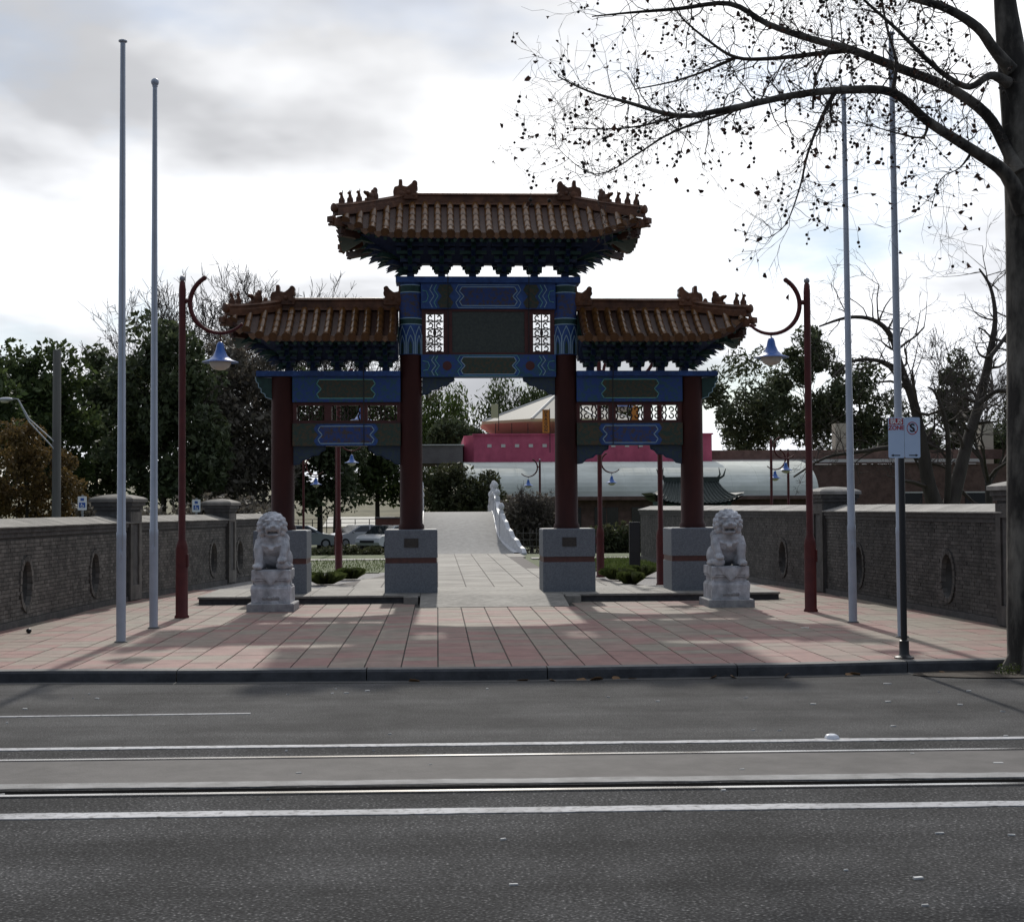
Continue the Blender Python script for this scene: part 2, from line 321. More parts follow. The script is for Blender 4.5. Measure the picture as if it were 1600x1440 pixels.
ribbon('gutter_line', mat('gutter_concrete', (.06, .059, .056), .85, (.09, .087, .082), 3.0), 0, 0, ZR+.004, curve0=lambda x: kerb_y(x)-.16, curve1=lambda x: kerb_y(x)+.02, step=.7, kind=None, parent=road)
def rough_strip(name, m_, y0, y1, z0, z1, seed, amp, x0=-14, x1=14, step=.09):
    q = random.Random(seed); b = MB(); n = int((x1-x0)/step); pv = None; o1 = o0 = 0
    for i in range(n+1):
        x = x0+step*i; o0 = .7*o0+q.gauss(0, amp); o1 = .7*o1+q.gauss(0, amp)
        cur = ((x, y0-.02*x+o0, z1), (x, y1-.02*x+o1, z1), (x, y0-.02*x+o0, z0), (x, y1-.02*x+o1, z0))
        if pv: b.poly([pv[0], cur[0], cur[1], pv[1]]); b.poly([pv[2], cur[2], cur[0], pv[0]]); b.poly([pv[1], cur[1], cur[3], pv[3]])
        pv = cur
    return b.build(name, m_, road)
rough_strip('concrete_edge', M_concedge, 9.63, 9.80, ZR, ZR+.009, 3, .006)
rough_strip('line_marking', M_paint, 8.72, 8.87, ZR, ZR+.006, 4, .003)
rough_strip('line_marking', M_paint, 11.19, 11.30, ZR, ZR+.006, 5, .003)
b = MB(); b.box(-9, -1.72, 13.08, 13.13, ZR, ZR+.005); b.build('line_marking', M_paint, road)
ribbon('flangeway', M_dark, 9.44, 9.575, ZR+.0045, kind=None, parent=road)
for yy, w in ((9.37, .055), (10.70, .05)):
    b = MB()
    for i in range(30): x = -60+4*i; b.add([(x, yy-.02*x, ZR), (x+4, yy-.02*(x+4), ZR), (x+4, yy-.02*(x+4), ZR+.012), (x, yy-.02*x, ZR+.012), (x, yy+w-.02*x, ZR), (x+4, yy+w-.02*(x+4), ZR), (x+4, yy+w-.02*(x+4), ZR+.012), (x, yy+w-.02*x, ZR+.012)], [(0, 1, 2, 3), (3, 2, 6, 7), (5, 4, 7, 6)])
    b.build('rail', M_rail, road)
# kerb stones
xk = -13.1
kerb = tag(link('kerb', None), kind='structure')
while xk < 13:
    w = 1.95+.3*rnd.random(); x1 = xk+w-.012; b = MB(); n = 6
    P = []
    for i in range(n+1):
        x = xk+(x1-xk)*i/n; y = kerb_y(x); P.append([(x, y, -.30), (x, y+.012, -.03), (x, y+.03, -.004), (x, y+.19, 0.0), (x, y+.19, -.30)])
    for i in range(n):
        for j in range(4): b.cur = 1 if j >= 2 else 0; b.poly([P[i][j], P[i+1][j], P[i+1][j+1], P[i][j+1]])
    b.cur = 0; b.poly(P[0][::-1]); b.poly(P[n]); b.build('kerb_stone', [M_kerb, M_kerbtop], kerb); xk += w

# ------------------------------------------------------------------ plaza of square tiles
LW = [(-6.95, 13.5), (-6.62, 17.0), (-6.35, 20.9), (-5.92, 27.1), (-4.94, 33.5), (-4.25, 36.8)]
RW = [(8.18, 16.6), (8.14, 19.6), (7.95, 24.0), (7.74, 28.1), (7.33, 32.6), (6.81, 47.0)]
def interp_x(pts, y):
    if y <= pts[0][1]: return pts[0][0]
    for (xa, ya), (xb, yb) in zip(pts, pts[1:]):
        if ya <= y <= yb: return xa+(xb-xa)*(y-ya)/(yb-ya)
    return pts[-1][0]
plaza = tag(ribbon('plaza', M_grout, 0, 0, -.012, x0=-9, x1=11, step=.5, curve0=lambda x: kerb_y(x)+.18, curve1=lambda x: 31.0), kind='structure')
T = .406; gx, gy = .015, .005
b = MB(); b.box(-T/2+gx/2, T/2-gx/2, -T/2+gy/2, T/2-gy/2, -.03, 0, ch=.004); tile_me = b.mesh('tile', M_tileA)
stuff = MB(); Y0 = 16.24; n_t = 0
inplat = lambda x, y: (-4.45 < x-0 < 6.5 and 25.95 < y < 28.6) or (-.3 < x < 2.4 and 24.75 < y < 28)
for r in range(-1, 36):
    for c in range(-20, 27):
        x = (c+.5)*T; y = Y0+(r+.5)*T
        if x < interp_x(LW, y)-.1 or x > interp_x(RW, y)+.1 or inplat(x, y): continue
        if r == -1:
            b = MB(); a0, a1 = x-T/2+gx/2, x+T/2-gx/2; k0, k1 = kerb_y(a0)+.195, kerb_y(a1)+.195; e = Y0-gy/2
            b.add([(a0, k0, -.03), (a1, k1, -.03), (a1, e, -.03), (a0, e, -.03), (a0, k0, -.001), (a1, k1, -.001), (a1, e, -.001), (a0, e, -.001)], [(4, 5, 6, 7), (0, 1, 5, 4), (1, 2, 6, 5), (2, 3, 7, 6), (3, 0, 4, 7)])
            b.build('tile', M_tileA, plaza); n_t += 1
        elif n_t < 298:
            o = link('tile', tile_me, plaza, (x, y, rnd.uniform(-.0025, .001))); o.rotation_euler = (rnd.gauss(0, .002), rnd.gauss(0, .002), 0); n_t += 1
        else:
            dz = rnd.uniform(-.0025, .001); stuff.box(x-T/2+gx/2, x+T/2-gx/2, y-T/2+gy/2, y+T/2-gy/2, -.03, dz, ch=.004)
tag(stuff.build('paving_beyond', M_tileA, plaza), kind='stuff')

# path behind the gate, lawns, cross path
path = MB()
edge = [(29.0, -2.75, 4.75), (31, -2.6, 4.6), (36, -1.5, 3.5), (40, -.95, 2.95), (48, -.95, 2.95), (53.2, -1.1, 3.1)]
q = .62
for (ya, la, ra), (yb, lb, rb) in zip(edge, edge[1:]):
    path.poly([(la, ya, .002), (ra, ya, .002), (rb, yb, .002), (lb, yb, .002)])
pth = tag(path.build('garden_path', mat('path_joint', (.10, .085, .075), .9)), kind='structure')
slabs = MB()
yy = 28.75
while yy < 53:
    xx = -3.1
    while xx < 5.1:
        xc, yc = xx+q/2, yy+q/2
        for (ya, la, ra), (yb, lb, rb) in zip(edge, edge[1:]):
            if ya <= yc < yb:
                t = (yc-ya)/(yb-ya)
                if la+(lb-la)*t+.2 < xc < ra+(rb-ra)*t-.2: slabs.box(xx+.012, xx+q-.012, yy+.008, yy+q-.008, -.02, .012)
        xx += q
    yy += q
tag(slabs.build('path_slabs', mat('path_slab', (.25, .23, .198), .85, (.33, .305, .265), .9, .1, 30, island=.15, stain=(.8, .3, (1, 1, 1))), pth), kind='stuff')
b = MB(); b.box(-22, -1.2, 47.6, 48.6, -.2, .012); b.box(3.2, 22, 47.6, 48.6, -.2, .012); tag(b.build('cross_path', M_path), kind='structure')
for (x0, x1, y0, y1) in ((-22, -1.6, 38.5, 47.5), (3.4, 6.6, 38.5, 47.5)):
    b = MB(); b.box(x0, x1, y0, y1, -.2, -.008); o = tag(b.build('lawn', M_grass), kind='structure')
    V = []; Q = []; q_ = np.random.default_rng(int(abs(x0)*10))
    N_ = 9000; bx = q_.uniform(x0, x1, N_); by = q_.uniform(y0, y1, N_); hh = q_.uniform(.03, .10, N_); an = q_.uniform(0, 6.28, N_); ln = q_.normal(0, .03, (N_, 2))
    dx, dy = np.cos(an)*.012, np.sin(an)*.012
    V = np.stack([np.stack([bx-dx, by-dy, 0*hh-.01], 1), np.stack([bx+dx, by+dy, 0*hh-.01], 1), np.stack([bx+ln[:, 0], by+ln[:, 1], hh], 1)], 1).reshape(-1, 3)
    g = link('grass_blades', npmesh('grass_blades', V, np.arange(3*N_).reshape(-1, 3), leafmat('blade', (.05, .085, .015), (.12, .15, .04), .3)), o); tag(g, kind='stuff')

# ------------------------------------------------------------------ the two brick walls
def polyline(pts, step=.35):
    P = [Vector((*p, 0)) for p in pts]; res = []
    for i in range(len(P)-1):
        p0, p1, p2, p3 = P[max(i-1, 0)], P[i], P[i+1], P[min(i+2, len(P)-1)]; n = max(2, int((p2-p1).length/step))
        for k in range(n):
            t = k/n; res.append(.5*((2*p1)+(p2-p0)*t+(2*p0-5*p1+4*p2-p3)*t*t+(3*p1-p0-3*p2+p3)*t**3))
    res.append(P[-1]); return res
def build_wall(name, pts, side, top, holes_px, piers, label, M_brick=M_brick, M_brickp=M_brickp, M_coping=M_coping):
    L_ = polyline(pts); S = [0.0]
    for a, c in zip(L_, L_[1:]): S.append(S[-1]+(c-a).length)
    tot = S[-1]
    def fr(s):
        s = max(0, min(tot-1e-6, s)); k = max(i for i in range(len(S)-1) if S[i] <= s)
        t = (s-S[k])/(S[k+1]-S[k]); p = L_[k].lerp(L_[k+1], t); a = (L_[k+1]-L_[max(k-1, 0)]).normalized(); c = (L_[min(k+2, len(L_)-1)]-L_[k]).normalized(); d = a.lerp(c, t).normalized()
        return p, d, Vector((d.y, -d.x, 0))*side
    def W(s, d, z): p, t, n = fr(s); q = p+n*d; return (q.x-org.x, q.y-org.y, z)
    org = Vector((*pts[0], 0))
    wall = thing(name, (org.x, org.y, 0), label, 'wall')
    def s_at_px(px):
        best = min((abs((v.dot(rt)/v.dot(fw))*F_PX+800-px), s) for s in [tot*i/1500 for i in range(1500)] for v in [fr(s)[0]+Vector((0, 0, .6))-CAM] if v.dot(fw) > 1); return best[1]
    holes = [(s_at_px(px), .62, .355) for px in holes_px]; pier_s = [(s_at_px(px), w, h) for px, w, h in piers]
    zt = top-.26; AX = .64          # the openings are upright ovals
    # core with real round openings
    b = MB(); q = .5; cuts = sorted(set([0, tot]+[h[0]-q for h in holes]+[h[0]+q for h in holes]))
    def rect(s0, s1, z0, z1):
        n = max(1, int((s1-s0)/.4))
        for i in range(n):
            a, c = s0+(s1-s0)*i/n, s0+(s1-s0)*(i+1)/n
            b.poly([W(a, 0, z0), W(c, 0, z0), W(c, 0, z1), W(a, 0, z1)]); b.poly([W(c, -.3, z0), W(a, -.3, z0), W(a, -.3, z1), W(c, -.3, z1)])
    for a, c in zip(cuts, cuts[1:]):
        h = [h for h in holes if abs((a+c)/2-h[0]) < .05]
        if not h: rect(a, c, -.3, zt); continue
        sc, zc, r = h[0]; rect(a, c, -.3, zc-q); rect(a, c, zc+q, zt); n = 32
        C = [(sc+AX*r*math.cos(2*math.pi*k/n), zc+r*math.sin(2*math.pi*k/n)) for k in range(n)]
        def sqp(k):
            a_ = 2*math.pi*k/n; m_ = max(abs(math.cos(a_)), abs(math.sin(a_))); return (sc+q*math.cos(a_)/m_, zc+q*math.sin(a_)/m_)
        for k in range(n):
            k2 = (k+1) % n; A, B_, c1, c2 = sqp(k), sqp(k2), C[k], C[k2]
            for d in (0, -.3): b.poly([W(A[0], d, A[1]), W(B_[0], d, B_[1]), W(c2[0], d, c2[1]), W(c1[0], d, c1[1])])
            b.poly([W(c1[0], 0, c1[1]), W(c2[0], 0, c2[1]), W(c2[0], -.3, c2[1]), W(c1[0], -.3, c1[1])])
    b.build('core', M_mortar, wall)
    # brick relief
    bk = MB(); ch = .060; z = .10; row = 0; bl = .175
    while z+ch < zt+.005:
        s = -bl/2*(row % 2)
        while s < tot-.25:
            a, c = s+.004, s+bl-.005; s += bl; mid = (a+c)/2
            if any(math.hypot((mid-h[0])/AX, z+.03-h[1]) < h[2]+.09 for h in holes) or any(abs(mid-p[0]) < p[1]/2-.05 for p in pier_s): continue
            e = .010+rnd.uniform(-.003, .003); z0, z1 = z+.005, z+ch-.005
            v = [W(a, .0, z0), W(c, .0, z0), W(c, 0, z1), W(a, 0, z1), W(a, e, z0), W(c, e, z0), W(c, e, z1), W(a, e, z1)]
            bk.add(v, [(4, 5, 6, 7), (0, 1, 5, 4), (2, 3, 7, 6), (1, 2, 6, 5), (3, 0, 4, 7)])
        z += ch; row += 1
    tag(bk.build('brickwork', M_brick, wall), kind='stuff')
    # plinth, corbelled courses, coping
    def band(nm, m_, d0, d1, z0, z1, zb=None):
        bb = MB(); zb = z1 if zb is None else zb; n = int(tot/.4)
        for i in range(n):
            s0, s1 = tot*i/n, tot*(i+1)/n
            A = [W(s0, d1, z0), W(s0, d1, z1), W(s0, d0, zb), W(s0, d0, z0)]; B_ = [W(s1, d1, z0), W(s1, d1, z1), W(s1, d0, zb), W(s1, d0, z0)]
            for k in range(4): bb.poly([A[k], B_[k], B_[(k+1) % 4], A[(k+1) % 4]])
            if i == 0: bb.poly(A)
            if i == n-1: bb.poly(B_[::-1])
        bb.build(nm, m_, wall)
    band('plinth', M_brickp, 0, .045, -.3, .095)
    band('corbel_course', M_brickp, -.3, .03, zt, zt+.07); band('corbel_course', M_brickp, -.32, .06, zt+.07, zt+.14)
    n = int(tot/.62)
    for i in range(n):          # coping stones with open joints
        s0, s1 = tot*i/n+.004, tot*(i+1)/n-.004; bb = MB(); zf, zb = top-.10, top+.02; e = rnd.uniform(-.003, .003)
        A = [W(s0, .10, zt+.14), W(s0, .10, zf+e), W(s0, -.34, zb+e), W(s0, -.34, zt+.14)]; B_ = [W(s1, .10, zt+.14), W(s1, .10, zf+e), W(s1, -.34, zb+e), W(s1, -.34, zt+.14)]
        for k in range(4): bb.poly([A[k], B_[k], B_[(k+1) % 4], A[(k+1) % 4]])
        bb.poly(A); bb.poly(B_[::-1])
        if any(abs((s0+s1)/2-p[0]) < p[1]/2-.1 for p in pier_s): continue
        bb.build('coping_stone', M_coping, wall)
    for sc, zc, r in holes:
        bb = MB(); n = 22
        for k in range(n):
            a0, a1 = 2*math.pi*(k+.06)/n, 2*math.pi*(k+.94)/n; e = .028+rnd.uniform(-.003, .003); pts_ = []
            for d in (-.05, e):
                for rr, aa in ((r-.005, a0), (r-.005, a1), (r+.07, a1), (r+.07, a0)): pts_.append(W(sc+(AX*r+rr-r)*math.cos(aa), d, zc+rr*math.sin(aa)))
            bb.add(pts_, [(4, 5, 6, 7), (0, 1, 5, 4), (1, 2, 6, 5), (2, 3, 7, 6), (3, 0, 4, 7)])
        bb.build('window_ring', M_brick, wall)
    for s, w, hgt in pier_s:
        p, d, nrm = fr(s); ang = math.atan2(d.y, d.x); c = p-nrm*(w/2-.06)-org
        pb = MB(); h = w/2; pb.box(-h, h, -h, h, -.3, hgt-.26)
        pr = pb.build('pier', M_brickp, wall, False, (c.x, c.y, 0), ang)
        pb = MB()
        for sgn in (1, -1):      # raised borders leave a sunk panel on both faces
            y0, y1 = (h, h+.03) if sgn > 0 else (-h-.03, -h)
            for bx in ((-h, -h*.55, .02, hgt-.3), (h*.55, h, .02, hgt-.3), (-h*.55, h*.55, hgt-.5, hgt-.3), (-h*.55, h*.55, .02, .3)): pb.box(bx[0], bx[1], y0, y1, bx[2], bx[3])
        pb.build('panel_border', M_brick, pr)
        pb = MB(); o1, o2 = h+.04, h+.075; pb.box(-o1, o1, -o1, o1, hgt-.26, hgt-.19); pb.box(-o2, o2, -o2, o2, hgt-.19, hgt-.11); pb.build('moulding', M_brickp, pr)
        pb = MB(); o3 = h+.11; k = len(pb.v)
        rings = [(o3, hgt-.11), (o3, hgt-.05), (o3*.85, hgt-.015), (o3*.45, hgt+.03), (.02, hgt+.045)]
        for (ra, za), (rb, zb) in zip(rings, rings[1:]):
            for i in range(4):
                qa = [(-1, -1), (1, -1), (1, 1), (-1, 1)]; a_, c_ = qa[i], qa[(i+1) % 4]
                pb.poly([(a_[0]*ra, a_[1]*ra, za), (c_[0]*ra, c_[1]*ra, za), (c_[0]*rb, c_[1]*rb, zb), (a_[0]*rb, a_[1]*rb, zb)])
        pb.poly([(-o3, -o3, hgt-.11), (-o3, o3, hgt-.11), (o3, o3, hgt-.11), (o3, -o3, hgt-.11)]); pb.build('cap', M_coping, pr)
    return wall
build_wall('brick_wall', LW, 1, 1.60, [40, 147, 333, 374], [(206, .64, 2.0), (358, .52, 1.94)], 'grey brick wall with round openings along the left side of the plaza')
build_wall('brick_wall', RW, -1, 1.74, [1482, 1343, 1224], [(1284, .64, 2.08), (1583, .72, 2.06)], 'brick wall with round openings behind the bus zone sign at right', M_brick2, M_brickp2, M_coping_lit)

# ------------------------------------------------------------------ platform, ramp, bridge
GX, GY = 1.0, 27.22
plat = tag(link('platform', None, None, (GX, GY, 0)), kind='structure')
for sx_ in (-1, 1):
    x0, x1 = (-5.38, -1.32) if sx_ < 0 else (1.32, 5.38)
    b = MB(); b.box(x0+.02, x1-.02, -1.16, 1.35, -.3, .105); b.build('riser', M_platdark, plat)
    n = 6
    for i in range(n):
        a, c = x0+(x1-x0)*i/n, x0+(x1-x0)*(i+1)/n; b = MB(); b.box(a+.003, c-.003, -1.20, 1.4, .105, .142, ch=.008); b.build('slab', M_plat, plat)
    b = MB(); a = -1.36 if sx_ < 0 else 1.32-.3+.0; b.box(a-.26 if sx_ < 0 else 1.35, a+.0 if sx_ < 0 else 1.62, -1.5, -1.205, -.02, .13, ch=.01); b.build('step_block', M_plat, plat)
b = MB(); b.prism([(-2.45, .006), (-1.2, .138), (1.4, .138), (1.4, -.3), (-2.45, -.3)][::-1], -1.315, 1.315, 'x'); b.build('ramp', M_plat, plat)
b = MB(); b.box(-5.6, 5.6, 1.41, 2.0, -.3, .03); b.build('rear_kerb', M_path, plat)

bridge = thing('hump_bridge', (.87, 53, 0), 'humped stone footbridge with pale carved balustrades beyond the gate', 'bridge')
def deck_z(y): t = max(0, min(1, y/16.0)); return 1.56*math.sin(math.pi*t)**1.15
def half_w(y): return 1.55+.55*max(0, 1-y/3.2)**2+.55*max(0, 1-(16-y)/3.2)**2
b = MB(); n = 32
for i in range(n):
    ya, yb = 16*i/n, 16*(i+1)/n
    A = [(-half_w(ya), ya, -1.4), (-half_w(ya), ya, deck_z(ya)), (half_w(ya), ya, deck_z(ya)), (half_w(ya), ya, -1.4)]; B_ = [(-half_w(yb), yb, -1.4), (-half_w(yb), yb, deck_z(yb)), (half_w(yb), yb, deck_z(yb)), (half_w(yb), yb, -1.4)]
    for k in range(3): b.poly([A[k], B_[k], B_[k+1], A[k+1]])
b.poly([(-half_w(0), 0, -1.4), (half_w(0), 0, -1.4), (half_w(0), 0, 0), (-half_w(0), 0, 0)]); b.build('deck', M_bridge, bridge)
for sd in (-1, 1):
    X = lambda y: sd*(half_w(y)+.03)
    bal = MB()
    for i in range(24):
        P = [(X(yy)+e, yy, deck_z(yy)+zz) for yy in (16*i/24, 16*(i+1)/24) for (e, zz) in ((-.13, -.3), (.13, -.3), (.13, .05), (-.13, .05))]
        bal.add(P, [(0, 4, 5, 1), (1, 5, 6, 2), (2, 6, 7, 3), (3, 7, 4, 0)])
    bo = bal.build('balustrade', M_white, bridge)
    stops = [2.2, 4.4, 6.4, 8.0, 9.6, 11.6, 13.8]
    for y in stops:
        b = MB(); x, z = X(y), deck_z(y); b.box(x-.1, x+.1, y-.1, y+.1, z-.15, z+1.0, ch=.02); b.lathe([(.08, 0), (.11, .04), (.07, .08), (.12, .15), (.13, .24), (.09, .33), (.03, .37)], 8, (x, y, z+.98)); b.build('post', M_white, bo)
    for ya, yb in zip(stops, stops[1:]):
        b = MB(); m_ = 6
        for i in range(m_):
            a, c = ya+.1+(yb-ya-.2)*i/m_, ya+.1+(yb-ya-.2)*(i+1)/m_
            for (t0, t1, th) in ((-.12, .5, .07), (.58, .66, .06), (.74, .86, .09)):
                P = [(X(yy)+e, yy, deck_z(yy)+zz) for yy in (a, c) for (e, zz) in ((-th, t0), (th, t0), (th, t1), (-th, t1))]
                b.add(P, [(0, 4, 5, 1), (1, 5, 6, 2), (2, 6, 7, 3), (3, 7, 4, 0), (0, 1, 2, 3), (7, 6, 5, 4)])
        for k in range(4):
            yy = ya+(yb-ya)*(k+.5)/4; b.ball((X(yy), yy, deck_z(yy)+.62), (.06, .09, .1), 8, 6)
        b.build('panel', M_white, bo)
    for ya, yb in ((2.2, -.35), (13.8, 16.3)):      # flared end with a scalloped, stepping-down top
        b = MB(); prof = [(0, .95), (.12, .98), (.2, .86), (.32, .84), (.4, .66), (.52, .64), (.6, .46), (.72, .43), (.8, .26), (.92, .2), (1, .04)]
        for (ta, ha), (tb, hb) in zip(prof, prof[1:]):
            P = []
            for t, h in ((ta, ha), (tb, hb)):
                yy = ya+(yb-ya)*t; yc = max(0, min(16, yy)); x = sd*(half_w(yc)+.03+(.25*t*t)); z = deck_z(yc)
                P += [(x-.08, yy, z-.2), (x+.08, yy, z-.2), (x+.08, yy, z+h), (x-.08, yy, z+h)]
            b.add(P, [(0, 4, 5, 1), (1, 5, 6, 2), (2, 6, 7, 3), (3, 7, 4, 0), (0, 1, 2, 3), (7, 6, 5, 4)])
        b.build('scroll_end', M_white, bo)

# ------------------------------------------------------------------ the ceremonial gate
M_red = mat('column_red', (.036, .011, .009), .6, (.058, .017, .013), 3.0, .06, 30, stretch=(1, 1, .3), spec=.2)
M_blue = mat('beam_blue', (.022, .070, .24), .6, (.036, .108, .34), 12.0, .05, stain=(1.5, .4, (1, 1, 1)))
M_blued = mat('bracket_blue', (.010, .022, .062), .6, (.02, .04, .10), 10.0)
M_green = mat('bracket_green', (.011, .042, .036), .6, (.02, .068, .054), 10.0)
M_teal = mat('line_green', (.13, .42, .36), .5, (.2, .52, .44), 15.0)
M_lightline = mat('line_pale', (.35, .52, .60), .5)
M_olive = mat('panel_olive', (.022, .052, .036), .55, (.085, .055, .024), 18.0, contrast=(.42, .62))
M_bluerust = mat('panel_blue', (.022, .056, .21), .6, (.075, .055, .045), 16.0, contrast=(.45, .62))
M_bluefl = mat('beam_blue_floral', (.022, .066, .24), .6, (.024, .095, .13), 16.0, contrast=(.46, .60))
M_plaque = mat('plaque_dark', (.028, .036, .028), .4, (.05, .06, .045), 20.0, .2, 35)
M_redwood = mat('red_wood', (.07, .014, .010), .5, (.10, .022, .015), 6.0)
M_tilem = mat('glazed_tile', (.095, .040, .012), .28, (.19, .084, .024), 7.0, .08, 30, spec=.4, coat=.1, island=.25, stain=(1.2, .4, (1, 1, 1)))
M_tilebed = mat('tile_bed', (.04, .016, .009), .6, (.07, .028, .014), 9.0, .2)
M_ridge = mat('glazed_ridge', (.095, .038, .018), .5, (.17, .072, .033), 6.0, .2, 25, spec=.3, stain=(1.5, .45, (1, 1, 1)))
M_lat = mat('lattice_dark', (.05, .03, .022), .6)
M_black = mat('black_metal', (.012, .012, .013), .45)
M_band = mat('stripe_red', (.075, .028, .022), .5, (.11, .04, .03), 12.0)

gate = thing('ceremonial_gate', (GX, GY, 0), 'large painted ceremonial gate with tiled roofs in the middle of the plaza', 'gate')
IN_X, OUT_X = 1.50, 3.96
for x in (-OUT_X, -IN_X, IN_X, OUT_X):
    inner = abs(x) < 2; h = .50
    b = MB(); b.box(x-h, x+h, -h, h, .14, .70, ch=.004); b.box(x-h, x+h, -h, h, .805, 1.335, ch=.02); ped = b.build('pedestal', M_granite, gate)
    b = MB(); b.box(x-h+.012, x+h-.012, -h+.012, h-.012, .69, .81); b.build('stripe', M_band, ped)
    if inner:
        b = MB(); b.box(x-.02-.13+.02, x+.14, -h-.012, -h+.01, 1.0, 1.17, ch=0); b.build('plaque', mat('bronze_plaque', (.03, .024, .02), .4, (.05, .04, .03), 30.0, .3, 60), ped)
    top = 4.70 if inner else 4.27
    b = MB(); b.lathe([(.25, 1.33), (.25, 1.40), (.222, 1.44), (.218, 2.5), (.212, top)], 28, (x, 0, 0)); b.build('column', M_red, gate, smooth=40)
    if inner:
        b = MB(); b.lathe([(.226, 4.69), (.226, 6.07)], 28, (x, 0, 0)); sl = b.build('painted_sleeve', M_blue, gate, smooth=40)
        for z0, z1, m_, r in ((5.90, 6.02, M_green, .229), (5.885, 5.90, M_lightline, .231), (6.02, 6.035, M_lightline, .231), (5.28, 5.38, M_green, .229), (5.265, 5.28, M_lightline, .231), (5.38, 5.395, M_lightline, .231)):
            b = MB(); b.lathe([(r-.01, z0), (r, z0), (r, z1), (r-.01, z1)], 28, (x, 0, 0)); b.build('ring', m_, sl, smooth=40)
        b = MB(); b.lathe([(.22, 5.42), (.2275, 5.42), (.2275, 5.86), (.22, 5.86)], 28, (x, 0, 0)); b.build('floral_panel', M_bluerust, sl, smooth=40)
        # pointed lotus petals: pale outlines over green hearts
        pt = MB(); pt2 = MB(); n = 8
        def cyl(a, z, r): return (x+r*math.sin(a), -r*math.cos(a), z)
        for k in range(n):
            a0 = 2*math.pi*k/n; wA = math.pi/n*.94
            def outline(scale, ztop, zb=4.70): return [(-wA*scale, zb), (-wA*scale, zb+(ztop-zb)*.62), (-wA*scale*.55, zb+(ztop-zb)*.82), (0, ztop), (wA*scale*.55, zb+(ztop-zb)*.82), (wA*scale, zb+(ztop-zb)*.62), (wA*scale, zb)]
            for sc, zt in ((1.0, 5.24), (.62, 5.06)):
                o_ = outline(sc, zt)
                for (p, q) in zip(o_, o_[1:]): pt.tube([cyl(a0+p[0], p[1], .229), cyl(a0+q[0], q[1], .229)], .0075, 4, False)
            o_ = outline(.36, 4.96)
            pt2.poly([cyl(a0+p[0], p[1], .2295) for p in o_])
        pt.build('petal_lines', M_lightline, sl); pt2.build('petal_hearts', M_green, sl)

def motif(parent, cx, cz, w, h, y, fill, line, name='painted_panel', t=.013, flat=False):
    k = min(.05, h*.14); hw, hh = w/2, h/2
    right = [(hw, -hh), (hw+k, -hh*.55), (hw-k*.8, 0), (hw+k, hh*.55), (hw, hh)]
    P = [(x, z) for x, z in right] + [(-x, z) for x, z in right[::-1]]
    b = MB(); b.poly([(cx+x, y, cz+z) for x, z in P]); o = b.build(name, fill, parent)
    b = MB()
    for (p, q) in zip(P, P[1:]+P[:1]):
        d = Vector((q[0]-p[0], 0, q[1]-p[1])); nrm = Vector((-d.z, 0, d.x)).normalized()*t*.5; dd = d.normalized()*t*.4
        A, B_ = Vector((cx+p[0], y-.004, cz+p[1]))-dd, Vector((cx+q[0], y-.004, cz+q[1]))+dd
        b.poly([A-nrm, B_-nrm, B_+nrm, A+nrm])
    b.build('outline', line, o); return o
def chevron(parent, cx, cz, h, y, dirx, m_, t=.014, k=.05):
    pts = [(0, -h/2), (k*dirx, -h*.28), (-k*.6*dirx, 0), (k*dirx, h*.28), (0, h/2)]; b = MB()
    for p, q in zip(pts, pts[1:]): b.poly([(cx+p[0]-t/2, y, cz+p[1]), (cx+p[0]+t/2, y, cz+p[1]), (cx+q[0]+t/2, y, cz+q[1]), (cx+q[0]-t/2, y, cz+q[1])])
    b.build('chevron_line', m_, parent)
def beam(name, x0, x1, z0, z1, th, m_, parent=gate):
    b = MB(); b.box(x0, x1, -th, th, z0, z1); return b.build(name, m_, parent)
# centre bay
cap = beam('cap_beam', -1.78, 1.78, 6.072, 6.185, .26, M_blue)
ub = beam('upper_beam', -1.30, 1.30, 5.575, 6.07, .17, M_blue)
for sg in (-1, 1):      # both faces are painted
    y = .174*-sg if sg > 0 else .174
    y = -.174 if sg > 0 else .174
    if sg < 0: continue
    motif(ub, 0, 5.815, 1.02, .36, y, M_bluerust, M_lightline); motif(ub, 0, 5.815, 1.16, .44, y+.001, M_blue, M_lightline, t=.010)
    for s in (-1, 1):
        motif(ub, s*.83, 5.815, .20, .44, y+.001, M_olive, M_olive, name='olive_panel'); chevron(ub, s*1.0, 5.82, .44, y-.003, s, M_teal); chevron(ub, s*1.08, 5.82, .44, y-.003, s, M_lightline)
        b = MB(); b.tube([(s*(1.27), y-.004, 5.70), (s*1.19, y-.004, 5.72), (s*1.16, y-.004, 5.815), (s*1.19, y-.004, 5.91), (s*1.27, y-.004, 5.93)], .007, 4); b.build('scroll_line', M_teal, ub)
lb = beam('lower_beam', -1.30, 1.30, 4.262, 4.69, .16, M_bluefl)
y = -.164
motif(lb, 0, 4.475, .98, .33, y, M_olive, M_lightline); motif(lb, 0, 4.475, 1.10, .40, y+.001, M_blue, M_teal, t=.010)
for s in (-1, 1):
    chevron(lb, s*.98, 4.475, .38, y-.003, s, M_teal); chevron(lb, s*1.05, 4.475, .38, y-.003, s, M_lightline)
    b = MB(); b.tube([(s*1.27, y-.004, 4.38), (s*1.17, y-.004, 4.40), (s*1.14, y-.004, 4.475), (s*1.17, y-.004, 4.55), (s*1.27, y-.004, 4.57)], .007, 4); b.build('scroll_line', M_teal, lb)
    b = MB(); b.ball((s*.80, y, 4.475), (.09, .006, .09), 12, 6); b.build('rosette', M_redwood, lb)
pl = beam('name_board', -.70, .70, 4.71, 5.555, .09, M_plaque)
fr = MB()
